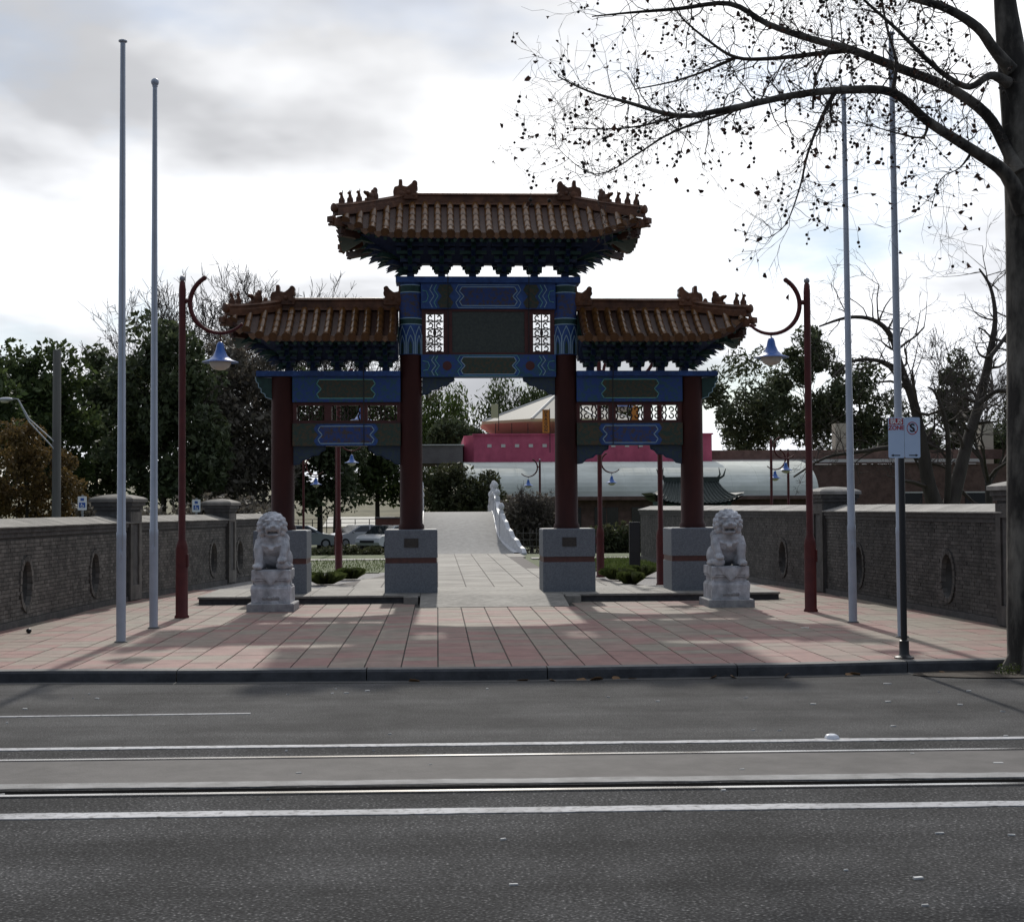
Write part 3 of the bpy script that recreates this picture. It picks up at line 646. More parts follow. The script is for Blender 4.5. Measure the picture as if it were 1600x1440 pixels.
for x0, x1, z0, z1 in ((-.76, -.70, 4.69, 5.575), (.70, .76, 4.69, 5.575), (-.70, .70, 5.53, 5.575), (-.70, .70, 4.69, 4.735)): fr.box(x0, x1, -.12, .12, z0, z1)
fr.build('board_frame', M_redwood, gate)
for s in (-1, 1):
    fr = MB()
    for x0, x1, z0, z1 in ((.76, .87, 4.69, 5.575), (1.205, 1.30, 4.69, 5.575), (.87, 1.205, 5.50, 5.575), (.87, 1.205, 4.69, 4.755)): fr.box(min(s*x0, s*x1), max(s*x0, s*x1), -.07, .07, z0, z1)
    lo = fr.build('lattice_frame', M_redwood, gate)
    lt = MB(); cx = s*1.0375
    for i in range(2):
        for k in range(5):
            X, Z = cx+(i-.5)*.165, 4.755+(k+.5)*.149; r = .062; flip = 1 if (i+k) % 2 else -1
            pts = [(X+flip*r*math.cos(a)*(1-.07*j), 0, Z+r*math.sin(a)*(1-.07*j)) for j, a in enumerate([R_(-130+34*j) for j in range(10)])]
            lt.tube(pts, .013, 4)
            lt.tube([(X-.08, 0, Z+.075), (X, 0, Z+.055), (X+.08, 0, Z+.075)], .011, 4); lt.tube([(X-.08, 0, Z-.075), (X, 0, Z-.055), (X+.08, 0, Z-.075)], .011, 4)
    lt.tube([(cx, 0, 4.755), (cx, 0, 5.50)], .012, 4); lt.ball((cx, 0, 5.13), (.035, .02, .07), 8, 6)
    lt.build('lattice', M_lat, lo)
def spandrel(x0, z0, w, h, s, m_, th=.06):
    prof = [(0, 0), (w, 0), (w*.98, -h*.22), (w*.86, -h*.30), (w*.78, -h*.48), (w*.60, -h*.50), (w*.50, -h*.66), (w*.30, -h*.74), (w*.18, -h*.95), (0, -h)]
    P = [(x0+s*px, z0+pz) for px, pz in prof]
    if s > 0: P = P[::-1]
    b = MB(); b.prism(P, -th, th, 'y'); o = b.build('spandrel', m_, gate)
    b = MB()
    for p, q in zip(prof[1:], prof[2:]): b.tube([(x0+s*p[0], -th-.002, z0+p[1]), (x0+s*q[0], -th-.002, z0+q[1])], .010, 4)
    b.build('edge_line', M_blued, o)
M_spand = mat('spandrel_paint', (.020, .04, .085), .55, (.035, .062, .05), 16.0, contrast=(.4, .65))
for s in (-1, 1):
    spandrel(-s*1.285, 4.26, .62, .34, s, M_spand)
    # side bays
    a, c = (IN_X+.20, OUT_X-.20); X = lambda x0, x1: (min(s*x0, s*x1), max(s*x0, s*x1))
    beam('cap_beam', *X(IN_X+.2, 4.44), 4.272, 4.37, .24, M_blue)
    o = beam('upper_beam', *X(a, c), 3.78, 4.27, .16, M_bluefl); motif(o, s*2.74, 4.03, 1.02, .36, -.164, M_olive, M_teal)
    o = beam('lower_beam', *X(a, c), 2.94, 3.37, .15, M_olive); motif(o, s*2.74, 3.15, .98, .33, -.155, M_bluerust, M_lightline); motif(o, s*2.74, 3.15, 1.12, .40, -.153, M_blue, M_blue)
    fr = MB()
    for x0, x1 in ((a, a+.07), (2.33, 2.47), (3.02, 3.16), (c-.07, c)): fr.box(*X(x0, x1), -.07, .07, 3.37, 3.78)
    fr.box(*X(a, c), -.065, .065, 3.72, 3.778); fr.box(*X(a, c), -.065, .065, 3.372, 3.43)
    lo = fr.build('lattice_frame', M_redwood, gate); lt = MB()
    for x0, x1 in ((a+.07, 2.33), (2.47, 3.02), (3.16, c-.07)):
        for k in range(2):
            Xc = s*(x0+(x1-x0)*(k+.5)/2); f2 = 1 if k else -1
            for zz, fl in ((3.645, 1), (3.505, -1)):
                pts = [(Xc+f2*.062*math.cos(t)*(1-.06*j), 0, zz+fl*.055*math.sin(t)*(1-.06*j)) for j, t in enumerate([R_(-100+35*j) for j in range(10)])]; lt.tube(pts, .014, 4)
            lt.tube([(Xc-.12, 0, 3.43), (Xc-.09, 0, 3.52), (Xc-.12, 0, 3.575), (Xc-.09, 0, 3.63), (Xc-.12, 0, 3.72)], .016, 4); lt.tube([(Xc+.12, 0, 3.43), (Xc+.09, 0, 3.52), (Xc+.12, 0, 3.575), (Xc+.09, 0, 3.63), (Xc+.12, 0, 3.72)], .016, 4)
    lt.build('lattice', M_lat, lo)
    spandrel(s*(IN_X+.2), 2.94, .62, .36, s, M_spand); spandrel(s*(OUT_X-.2), 2.94, .62, .36, -s, M_spand)
    # stepped green wing outside the outer column
    wing = [(0, 0), (.31, .03), (.29, -.07), (.25, -.10), (.25, -.17), (.20, -.20), (.20, -.27), (.13, -.30), (.12, -.36), (.0, -.40)]
    P = [(s*(OUT_X+.2+px), 4.24+pz) for px, pz in wing]; P = P[::-1] if s > 0 else P
    b = MB(); b.prism(P, -.09, .09, 'y'); o = b.build('wing_bracket', M_green, gate); b = MB()
    for p, q in zip(wing[1:], wing[2:]): b.tube([(s*(OUT_X+.2+p[0]), -.095, 4.24+p[1]), (s*(OUT_X+.2+q[0]), -.095, 4.24+q[1])], .008, 4)
    b.build('edge_line', M_lightline, o)
    # cable conduits clipped to the face
    b = MB(); b.tube([(s*.78, -.27, 6.45), (s*.78, -.275, 6.0), (s*.78, -.185, 5.55), (s*.78, -.18, 4.72)], .008, 5); b.build('conduit', M_black, gate)
    b = MB(); b.tube([(s*2.40, -.25, 4.55), (s*2.40, -.25, 4.3), (s*2.40, -.17, 4.2), (s*2.40, -.17, 2.95)], .009, 5); b.build('conduit', M_black, gate)

# ---- bracket sets
def bracket_mesh(sp, H, D, big):
    b = MB(); k = H/5
    b.cur = 0; b.box(-.07, .07, -.10, .10, 0, k*.8, ch=0)                            # seat block
    for t in range(1, 5):
        z0, z1 = k*t-.02*k, k*t+.72*k; hw = min(sp*.5, .09+sp*.5*(t/4.0)**1.1*.95); dp = .10+(D-.1)*t/4.0
        b.cur = t % 2; b.box(-hw, hw, -.05-.1*(t > 2), .05+.1*(t > 2), z0, z1)       # arm across
        b.cur = (t+1) % 2; b.box(-.042, .042, -dp, dp, z0-.01, z1-.012)               # arm forward and back
        for sg in (-1, 1):                                                           # drooping beak
            b.prism([(sg*dp, z1-.012), (sg*(dp+.12), z0-.05), (sg*dp, z0+.0)][::sg], -.036, .036, 'x')
            yy = sg*(dp-.05); hw2 = hw*.85
            b.cur = t % 2; b.box(-hw2, hw2, yy-.035, yy+.035, z0+.01, z1-.02)         # outer cross arm
            for q in (-hw2+.04, 0, hw2-.04): b.cur = (t+1) % 2; b.box(q-.045, q+.045, yy-.05, yy+.05, z1-.02, z1+k*.30)   # bearing blocks
    return b
def roof(prefix, cx, ridge, eave_x, depth, zr, ze, zbeam, hips, sp, sets, lift, figs_scale=1.0):
    """ridge, eave_x: (x0, x1) ends; hips: which ends slope down (-1 left, +1 right)."""
    rx0, rx1 = ridge; ex0, ex1 = eave_x; H = zr-ze
    def t0(x):
        if x < rx0 and -1 in hips: return (rx0-x)/(rx0-ex0)
        if x > rx1 and 1 in hips: return (x-rx1)/(ex1-rx1)
        return 0.0
    def lift_uv(u, t):
        if u <= 0: return 0.0
        s = (t-u)/(1-u) if u < .999 else 1.0; s = max(0, min(1, s)); return Lh(u)*(1-s)+lift*u*u*s
    def Zp(t): return zr-H*(1-(1-t)**1.45)
    Hc = H-lift
    def Lh(u): return (zr-Hc*u)-Zp(u)
    def front(x, t, sg=-1): return Vector((x, sg*depth*t, Zp(t)+lift_uv(min(1, t0(x)), t)))
    def end(y, t, sg):        # end slope: x runs out as t grows
        e, r = (ex0, rx0) if sg < 0 else (ex1, rx1); x = r+(e-r)*t
        return Vector((x, y, Zp(t)+lift_uv(min(1, abs(y)/depth), t)))
    b = MB(); NX, NT = 36, 10
    for sg in (-1, 1):
        for i in range(NX):
            xa, xb = ex0+(ex1-ex0)*i/NX, ex0+(ex1-ex0)*(i+1)/NX
            for j in range(NT):
                ta, tb = j/NT, (j+1)/NT; q = []
                for x, t in ((xa, ta), (xb, ta), (xb, tb), (xa, tb)): q.append(front(x, max(t, min(1, t0(x))), sg))
                b.cur = 0; b.poly(q if sg < 0 else q[::-1])
                b.cur = 1; b.poly([p-Vector((0, 0, .07)) for p in (q[::-1] if sg < 0 else q)]); b.cur = 0
        for i in range(NX):      # eave fascia
            xa, xb = ex0+(ex1-ex0)*i/NX, ex0+(ex1-ex0)*(i+1)/NX; A, B_ = front(xa, 1, sg), front(xb, 1, sg); dn = Vector((0, 0, -.07)); b.poly([A, A+dn, B_+dn, B_])
    for sg in hips:
        for i in range(20):
            ya, yb = -depth+2*depth*i/20, -depth+2*depth*(i+1)/20
            for j in range(NT):
                ta, tb = j/NT, (j+1)/NT; q = [end(y, max(t, abs(y)/depth), sg) for y, t in ((ya, ta), (yb, ta), (yb, tb), (ya, tb))]; b.cur = 0; b.poly(q); b.cur = 1; b.poly([p-Vector((0, 0, .07)) for p in q[::-1]]); b.cur = 0
            A, B_ = end(ya, 1, sg), end(yb, 1, sg); dn = Vector((0, 0, -.07)); b.poly([A, A+dn, B_+dn, B_])
    rf = b.build('roof', [M_tilebed, M_green], gate)
    # tiles, one object each on the slopes that face the plaza, the rear ones joined
    def tile_mesh(L, r, capd):
        m = MB(); n = 7; ring = lambda y, rr: [(rr*math.cos(math.pi*k/n), y, rr*math.sin(math.pi*k/n)) for k in range(n+1)]
        A, B_, C_ = ring(0, r*.86), ring(L*.93, r), ring(L, r*.95); k = n+1
        m.v = A+B_+C_+ring(L, r*.72); 
        for row in range(3):
            for i in range(n): m.f.append((row*k+i, row*k+i+1, (row+1)*k+i+1, (row+1)*k+i)); m.m.append(0)
        if capd: m.cur = 0; base = len(m.v); nn = 12; m.v += [(r*1.12*math.cos(2*math.pi*q/nn), L+.012, r*.05+r*1.12*math.sin(2*math.pi*q/nn)) for q in range(nn)]+[(r*1.12*math.cos(2*math.pi*q/nn), L-.02, r*.05+r*1.12*math.sin(2*math.pi*q/nn)) for q in range(nn)]; m.f.append(tuple(range(base, base+nn))); m.m.append(0); [(m.f.append((base+q, base+nn+q, base+nn+(q+1) % nn, base+(q+1) % nn)), m.m.append(0)) for q in range(nn)]
        return m.mesh('roof_tile', M_tilem, smooth=35)
    TL, TR = .33, .074; t_mid, t_end = tile_mesh(TL, TR, False), tile_mesh(TL, TR, True)
    joined = MB(); drip = MB()
    def run(pf, ts, obj):        # a course of tiles down a curve pf(t)
        P = [pf(t) for t in ts]; ln = sum((q-p).length for p, q in zip(P, P[1:])); n = max(1, round(ln/.27)); acc = [0.0]
        for p, q in zip(P, P[1:]): acc.append(acc[-1]+(q-p).length)
        def at(d):
            d = max(0, min(ln-1e-6, d)); k = max(i for i in range(len(P)-1) if acc[i] <= d); return P[k].lerp(P[k+1], (d-acc[k])/(acc[k+1]-acc[k]))
        for i in range(n):
            A, B_ = at(ln*i/n), at(ln*(i+1)/n); d = (B_-A); L = d.length; d.normalize(); side = d.cross(Vector((0, 0, 1))).normalized(); nn = side.cross(d)
            last = i == n-1; sc = L/TL*1.06
            Mx = Matrix(((side.x, d.x*sc, nn.x, A.x), (side.y, d.y*sc, nn.y, A.y), (side.z, d.z*sc, nn.z, A.z), (0, 0, 0, 1)))
            me = t_end if last else t_mid
            if obj: link('roof_tile', me, rf, M=Mx)
            else: joined.add([Mx @ v.co for v in me.vertices], [tuple(p.vertices) for p in me.polygons])
            if last:      # drip tile between two end discs
                e = B_+side*(sp_t/2); w = sp_t*.36; drip.prism([(-w, .02), (-w*.8, -.04), (0, -.10), (w*.8, -.04), (w, .02)][::-1], -.012, .012, 'y', Matrix(((side.x, d.x, 0, e.x), (side.y, d.y, 0, e.y), (0, 0, 1, e.z), (0, 0, 0, 1))))
    sp_t = .243
    n = int((ex1-ex0-.1)/sp_t); off = (ex1-ex0-n*sp_t)/2
    for i in range(n+1):
        x = ex0+off+i*sp_t; s0 = t0(x)
        if s0 > .93: continue
        ts = [s0+(1-s0)*k/8 for k in range(9)]
        run(lambda t: front(x, t, -1)+Vector((0, 0, .015)), ts, True); run(lambda t: front(x, t, 1)+Vector((0, 0, .015)), ts, False)
    for sg in hips:
        m = int((2*depth-.1)/sp_t); o2 = (2*depth-m*sp_t)/2
        for i in range(m+1):
            y = -depth+o2+i*sp_t; s0 = abs(y)/depth
            if s0 > .93: continue
            run(lambda t: end(y, t, sg)+Vector((0, 0, .015)), [s0+(1-s0)*k/8 for k in range(9)], False)
    tag(joined.build('rear_tiles', M_tilem, rf, smooth=35), kind='stuff'); tag(drip.build('drip_tiles', M_tilem, rf), kind='stuff')
    # rafters under the eaves
    raf = MB(); nr = int((ex1-ex0)/.16)
    for sg in (-1, 1):
        for i in range(nr):
            x = ex0+(i+.5)*(ex1-ex0)/nr; A, B_ = front(x, .42, sg), front(x, .97, sg)
            if t0(x) > .5: A = front(x*.9+.1*(rx0 if x < cx else rx1), .55, sg)
            raf.tube([A-Vector((0, 0, .12)), B_-Vector((0, 0, .105))], .036, 6)
    tag(raf.build('rafters', M_green, rf), kind='stuff')
    # solid inverted core added to block light behind the brackets, then the bracket sets
    core = MB(); zb, zt_ = zbeam+(.27 if sp > .5 else .22), ze+.05
    bx0 = (sets[0]-.05) if -1 in hips else ex0; bx1 = (sets[-1]+.05) if 1 in hips else ex1
    tx0 = ex0+.42 if -1 in hips else ex0; tx1 = ex1-.42 if 1 in hips else ex1; td = depth-.28
    lo = [(bx0, -.12, zb), (bx1, -.12, zb), (bx1, .12, zb), (bx0, .12, zb)]; hi = [(tx0, -td, zt_), (tx1, -td, zt_), (tx1, td, zt_), (tx0, td, zt_)]
    core.add(lo+hi, [(3, 2, 1, 0), (4, 5, 6, 7)]+[(i, (i+1) % 4, 4+(i+1) % 4, 4+i) for i in range(4)]); core.build('eave_light_block', M_blued, rf)
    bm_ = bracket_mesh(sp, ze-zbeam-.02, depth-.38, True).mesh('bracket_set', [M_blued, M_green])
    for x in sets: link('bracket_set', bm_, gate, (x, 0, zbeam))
    for sg in hips:              # diagonal arms with pointed beaks at the corners
        xs_ = sets[0] if sg < 0 else sets[-1]; exx = ex0 if sg < 0 else ex1
        for sy in (-1, 1):
            cb = MB()
            for t in range(1, 6):
                f = t/5.2; z0 = zbeam+(ze-zbeam)*(t-.35)/5.2; A = Vector((xs_, 0, z0)); B_ = Vector((xs_+(exx-xs_)*f*.72, sy*(depth)*f*.72, z0+.02)); d = (B_-A).normalized(); w = Vector((-d.y, d.x, 0))*.05; h = Vector((0, 0, .085)); tip = B_+d*.17-Vector((0, 0, .05)); cb.cur = t % 2
                cb.add([A-w, A+w, B_+w, B_-w, A-w+h, A+w+h, B_+w+h, B_-w+h, tip], [(0, 3, 2, 1), (4, 5, 6, 7), (0, 1, 5, 4), (1, 2, 6, 5), (3, 0, 4, 7), (2, 3, 8), (3, 7, 8), (7, 6, 8), (6, 2, 8)])
                # short arm straight out over the end
                C_ = Vector((xs_+(exx-xs_)*f*.66, sy*.25*f, z0)); A2 = Vector((xs_, sy*.25*f, z0)); s_ = 1 if exx > xs_ else -1
                cb.box(min(A2.x, C_.x), max(A2.x, C_.x), C_.y-.045, C_.y+.045, z0, z0+.08); cb.add([C_+Vector((0, -.045, 0)), C_+Vector((0, .045, 0)), C_+Vector((0, .045, .08)), C_+Vector((0, -.045, .08)), C_+Vector((s_*.15, 0, -.04))], [(0, 1, 4), (1, 2, 4), (2, 3, 4), (3, 0, 4)])
            cb.build('corner_bracket', [M_blued, M_green], gate)
    # ridge with mouldings
    rg = MB(); h = .26
    prof = [(-.10, 0), (-.085, .035), (-.07, .045), (-.07, .17), (-.095, .185), (-.095, .20), (-.05, .235), (0, h-.005), (.05, .235), (.095, .20), (.095, .185), (.07, .17), (.07, .045), (.085, .035), (.10, 0)]
    rg.prism([(p, zr-.03+q) for p, q in prof], rx0-.06, rx1+.06, 'x'); ro = rg.build('ridge', M_ridge, gate, smooth=30)
    # dragon-mouthed ridge ends with an upright pin
    dr = [(-.20, -.05), (.22, -.05), (.225, .05), (.19, .10), (.23, .15), (.215, .21), (.225, .255), (.19, .285), (.145, .28), (.12, .235), (.04, .175), (-.045, .19), (-.05, .30), (-.11, .30), (-.115, .19), (-.19, .17), (-.215, .09)]
    for xe, sg in ((rx0+.02, 1), (rx1-.02, -1)):
        P = [(xe+sg*px*1.08, zr+.12+pz*1.12) for px, pz in dr]; P = P if sg > 0 else P[::-1]
        m = MB(); m.prism(P, -.115, .115, 'y')
        for sy in (-1, 1):
            m.ball((xe+sg*.07, sy*.115, zr+.20), (.045, .03, .045), 8, 6); m.ball((xe-sg*.08, sy*.11, zr+.16), (.09, .03, .08), 8, 6); m.ball((xe+sg*.17, sy*.10, zr+.15), (.05, .03, .04), 8, 6)
        bmx = bmesh.new(); me_ = m.mesh('ridge_beast', M_ridge); bmx.from_mesh(me_); bmesh.ops.bevel(bmx, geom=[e for e in bmx.edges if e.calc_length() > .05], offset=.012, segments=1, affect='EDGES'); bmx.to_mesh(me_); bmx.free()
        link('ridge_beast', me_, ro)
    # hip ridges, their figures and corner heads
    for sg in hips:
        for sy in (-1, 1):
            r_, e_ = (rx0, ex0) if sg < 0 else (rx1, ex1); pts = []
            for k in range(13):
                t = k/12*1.02; x = r_+(e_-r_)*t; p = Vector((x, sy*depth*t, zr-Hc*t+.03+.05*t**3)); pts.append(p)
            m = MB(); d0 = (pts[-1]-pts[0]); sd = Vector((-d0.y, d0.x, 0)).normalized()
            sect = [(-.075, -.06), (-.075, .05), (-.06, .065), (-.06, .105), (-.078, .12), (-.03, .165), (.03, .165), (.078, .12), (.06, .105), (.06, .065), (.075, .05), (.075, -.06)]
            rings = [[p+sd*a+Vector((0, 0, c)) for a, c in sect] for p in pts]
            for A, B_ in zip(rings, rings[1:]):
                for k in range(len(sect)): k2 = (k+1) % len(sect); m.poly([A[k], A[k2], B_[k2], B_[k]])
            m.poly(rings[-1]); m.poly(rings[0][::-1]); ho = m.build('hip_ridge', M_ridge, gate, smooth=30)
            dd = (pts[-1]-pts[-2]).normalized(); az = math.atan2(dd.y, dd.x)
            m = MB(); m.lathe([(.07, -.03), (.085, 0), (.085, .03), (.05, .05)], 12); Mr = Matrix.Translation(pts[-1]+dd*.02+Vector((0, 0, .09))) @ Matrix.Rotation(az, 4, 'Z') @ Matrix.Rotation(R_(90), 4, 'Y'); m.v = [tuple(Mr @ Vector(v)) for v in m.v]; m.build('hip_end_tile', M_ridge, ho, smooth=40)
            # two carved corner-beam heads, one below the other
            for dz, out_, sc in ((-.17, .03, 1.0), (-.40, -.22, .9)):
                m = MB(); m.cur = 0; m.box(-1.15, .06, -.07, .07, -.07, .07); m.box(.06, .13, -.055, .055, -.02, .085); m.box(.06, .11, -.05, .05, -.085, -.04); m.prism([(-.02, .07), (.06, .07), (.0, .15)], -.03, .03, 'y'); m.ball((.05, .06, .05), .03, 6, 5); m.ball((.05, -.06, .05), .03, 6, 5)
                Mr = Matrix.Translation(pts[-1]+dd*out_+Vector((0, 0, dz))) @ Matrix.Rotation(az, 4, 'Z') @ Matrix.Scale(sc, 4); m.v = [tuple(Mr @ Vector(v)) for v in m.v]; m.build('corner_head', M_ridge if dz > -.3 else M_tilebed, ho)
            for k_, (t, big) in enumerate(((.50, 1), (.68, 0), (.81, 0), (.93, 0))):
                if figs_scale < 1 and k_ == 1: continue
                i = t*12/1.02; p = pts[int(i)].lerp(pts[min(int(i)+1, 12)], i-int(i))+Vector((0, 0, .15)); link('roof_figure', FIG[1] if big else FIG[0][k_ % 2], ho, M=Matrix.Translation(p) @ Matrix.Rotation(az, 4, 'Z') @ Matrix.Scale(1.0 if big else .95, 4))
def small_figure(kind):
    m = MB(); m.ball((-.02, 0, .06), (.055, .045, .075), 10, 8); m.ball((0, 0, .12), (.038, .036, .07), 10, 8); m.ball((.02, 0, .195), (.042, .034, .036), 10, 8); m.ball((.055, 0, .185), (.025, .02, .018), 8, 6)
    m.box(-.07, .06, -.04, .04, -.02, .015); m.ball((.045, .025, .05), (.015, .015, .06), 6, 6); m.ball((.045, -.025, .05), (.015, .015, .06), 6, 6)
    if kind: m.ball((-.02, 0, .235), (.012, .012, .05), 6, 6)
    else: m.ball((-.005, .02, .235), (.014, .01, .035), 6, 6); m.ball((-.005, -.02, .235), (.014, .01, .035), 6, 6)
    me = remesh(m, .009, 2); me.materials.append(M_ridge); return me
def big_figure():
    m = MB(); m.ball((-.08, 0, .09), (.10, .06, .11), 10, 8); m.ball((.03, 0, .08), (.09, .055, .07), 10, 8); m.ball((.12, 0, .12), (.06, .05, .045), 10, 8); m.ball((.17, 0, .13), (.03, .035, .03), 8, 6)
    m.ball((-.10, 0, .20), (.055, .05, .07), 8, 6); m.ball((-.05, 0, .17), (.05, .05, .05), 8, 6); m.box(-.16, .14, -.045, .045, -.03, .03)
    me = remesh(m, .011, 2); me.materials.append(M_ridge); return me
FIG = ((small_figure(0), small_figure(1)), big_figure())
roof('main', 0, (-1.62, 1.62), (-2.83, 2.83), 1.27, 7.64, 6.80, 6.185, (-1, 1), .60, [-1.5, -.9, -.3, .3, .9, 1.5], .32)
for s in (-1, 1):
    sets = sorted(s*(1.98+.46*k) for k in range(5))
    if s < 0: roof('side', -3.2, (-3.98, -1.76), (-4.84, -1.74), 1.12, 5.585, 4.90, 4.37, (-1,), .46, sets, .38, .9)
    else: roof('side', 3.2, (1.76, 3.98), (1.74, 4.84), 1.12, 5.585, 4.90, 4.37, (1,), .46, sets, .38, .9)

# ------------------------------------------------------------------ stone lions
M_lion = mat('lion_stone', (.40, .41, .43), .75, (.60, .605, .62), 7.0, .6, 28, contrast=(.3, .62), stain=(4.0, .5, (1, 1, .5)))
M_lionbase = mat('lion_plinth', (.24, .24, .245), .8, (.38, .375, .37), 9.0, .3, 35)
def lion(loc, mirror, head_turn, label):
    s = mirror; t = thing('stone_lion', loc, label, 'statue', 'guardian lions before the gate')
    b = MB(); b.box(-.40, .40, -.42, .50, 0, .135, ch=.015); b.build('plinth', M_lionbase, t)
    b = MB(); z = .135
    for w, d0, d1, z0, z1 in ((.33, -.35, .44, .135, .40), (.315, -.335, .43, .40, .43), (.285, -.30, .41, .43, .52), (.31, -.33, .43, .52, .56), (.325, -.345, .44, .56, .705)): b.box(-w, w, d0, d1, z0, z1, ch=.012)
    for sx_ in (-1, 1): b.ball((sx_*.30, -.31, .36), (.05, .05, .10), 8, 6); b.ball((sx_*.29, -.30, .55), (.05, .05, .06), 8, 6)
    p = b.build('pedestal', M_lion, t, smooth=35)
    b = MB(); b.prism([(-.24, .70), (.24, .70), (0, .44)][::-1], -.368, -.33, 'y'); b.prism([(-.19, .685), (.19, .685), (0, .475)][::-1], -.378, -.36, 'y'); b.build('draped_cloth', M_lion, p)
    b = MB(); b.box(-.14, .14, -.356, -.33, .19, .235); [b.ball((q*.07, -.352, .225), (.04, .02, .03), 8, 6) for q in (-1.6, -.5, .5, 1.6)]; b.build('carved_band', M_lionbase, p)
    o = .705; b = MB(); B = lambda c, r, M=None: b.ball((c[0]*s, c[1], c[2]+o), r, 14, 10, M)
    B((0, .06, .34), (.25, .24, .30)); B((0, -.08, .42), (.235, .19, .21)); B((0, .20, .18), (.27, .22, .20)); B((-.2, .12, .17), (.13, .22, .19)); B((.2, .12, .17), (.13, .22, .19))
    B((0, -.15, .50), (.20, .12, .12))
    def leg(pts, r):
        b.tube([(x*s, y, z+o) for x, y, z in pts], r, 10)
    leg([(-.19, -.10, .48), (-.225, -.19, .34), (-.215, -.22, .18), (-.22, -.235, .05)], [.105, .088, .072, .078])
    B((-.22, -.275, .055), (.085, .10, .058))
    for k in (-1, 0, 1): B((-.22+k*.045, -.355, .045), (.028, .035, .04))
    leg([(.19, -.10, .48), (.225, -.19, .36), (.205, -.24, .26), (.19, -.255, .18)], [.105, .088, .072, .072])
    B((.185, -.29, .165), (.085, .095, .055))
    for k in (-1, 0, 1): B((.185+k*.045, -.37, .15), (.028, .035, .036))
    B((.19, -.26, .07), (.11, .11, .085))
    B((-.25, -.05, .05), (.10, .22, .06)); B((.26, -.02, .05), (.09, .22, .06))
    B((0, -.28, .36), (.045, .035, .045)); 
    for k in range(-4, 5): a = k*.30; B((.15*math.sin(a), -.205-.06*math.cos(a), .44-.055*math.cos(a)), (.028, .022, .024))
    # head, built round its own centre and turned
    hc = Vector((.0, -.14, .73+o)); Mh = Matrix.Translation(hc) @ Matrix.Rotation(head_turn, 4, 'Z') @ Matrix.Rotation(R_(4), 4, 'X')
    Hb = lambda c, r: b.ball(c, r, 12, 9, Mh)
    Hb((0, 0, .0), (.185, .18, .185)); Hb((0, -.13, .03), (.145, .10, .10)); Hb((0, -.20, -.015), (.125, .085, .055)); Hb((-.06, -.235, -.01), (.065, .06, .05)); Hb((.06, -.235, -.01), (.065, .06, .05))
    Hb((0, -.17, -.125), (.105, .10, .038)); Hb((0, -.10, -.12), (.13, .09, .05)); Hb((0, -.275, .03), (.05, .03, .03)); Hb((-.025, -.28, .022), (.022, .022, .02)); Hb((.025, -.28, .022), (.022, .022, .02))
    for k in (-1, 1):
        Hb((k*.075, -.195, .085), (.03, .03, .028)); Hb((k*.08, -.185, .125), (.06, .045, .024)); Hb((k*.12, -.15, .03), (.05, .06, .05)); Hb((k*.17, -.05, .05), (.035, .04, .065)); Hb((k*.10, -.19, -.05), (.03, .05, .05))
    Hb((0, -.14, .15), (.07, .05, .045))
    q = random.Random(5)
    for ring, (rad, y, n, sz) in enumerate(((.185, -.085, 15, .050), (.215, -.02, 16, .055), (.205, .07, 15, .055), (.15, .14, 10, .055), (.10, -.03, 6, .05))):
        for k in range(n):
            a = 2*math.pi*k/n+ring*.2; x, z = rad*math.sin(a), rad*math.cos(a)
            if ring == 4: x, z, y = .12*math.sin(a), .17, -.03+.09*math.cos(a)
            if z < -.13 and ring < 1: continue
            Hb((x, y+q.uniform(-.01, .01), z), (sz, sz*.9, sz))
    for k in range(12):     # mane locks down the shoulders
        a = -1.3+2.6*k/11; B((.24*math.sin(a)*1.0, .02-.10*math.cos(a)+.05, .555-.03*(k % 2)), (.05, .05, .07))
    me = remesh(b, .009, 1, .5); me.materials.append(M_lion); link('body', me, t)
    return t
lion((G(423, 955).x, 24.55, 0), 1, R_(10), 'pale stone guardian lion sitting at the left, one paw raised')
lion((G(1142, 948).x, 24.55, 0), -1, R_(-2), 'pale stone guardian lion sitting at the right of the gate')

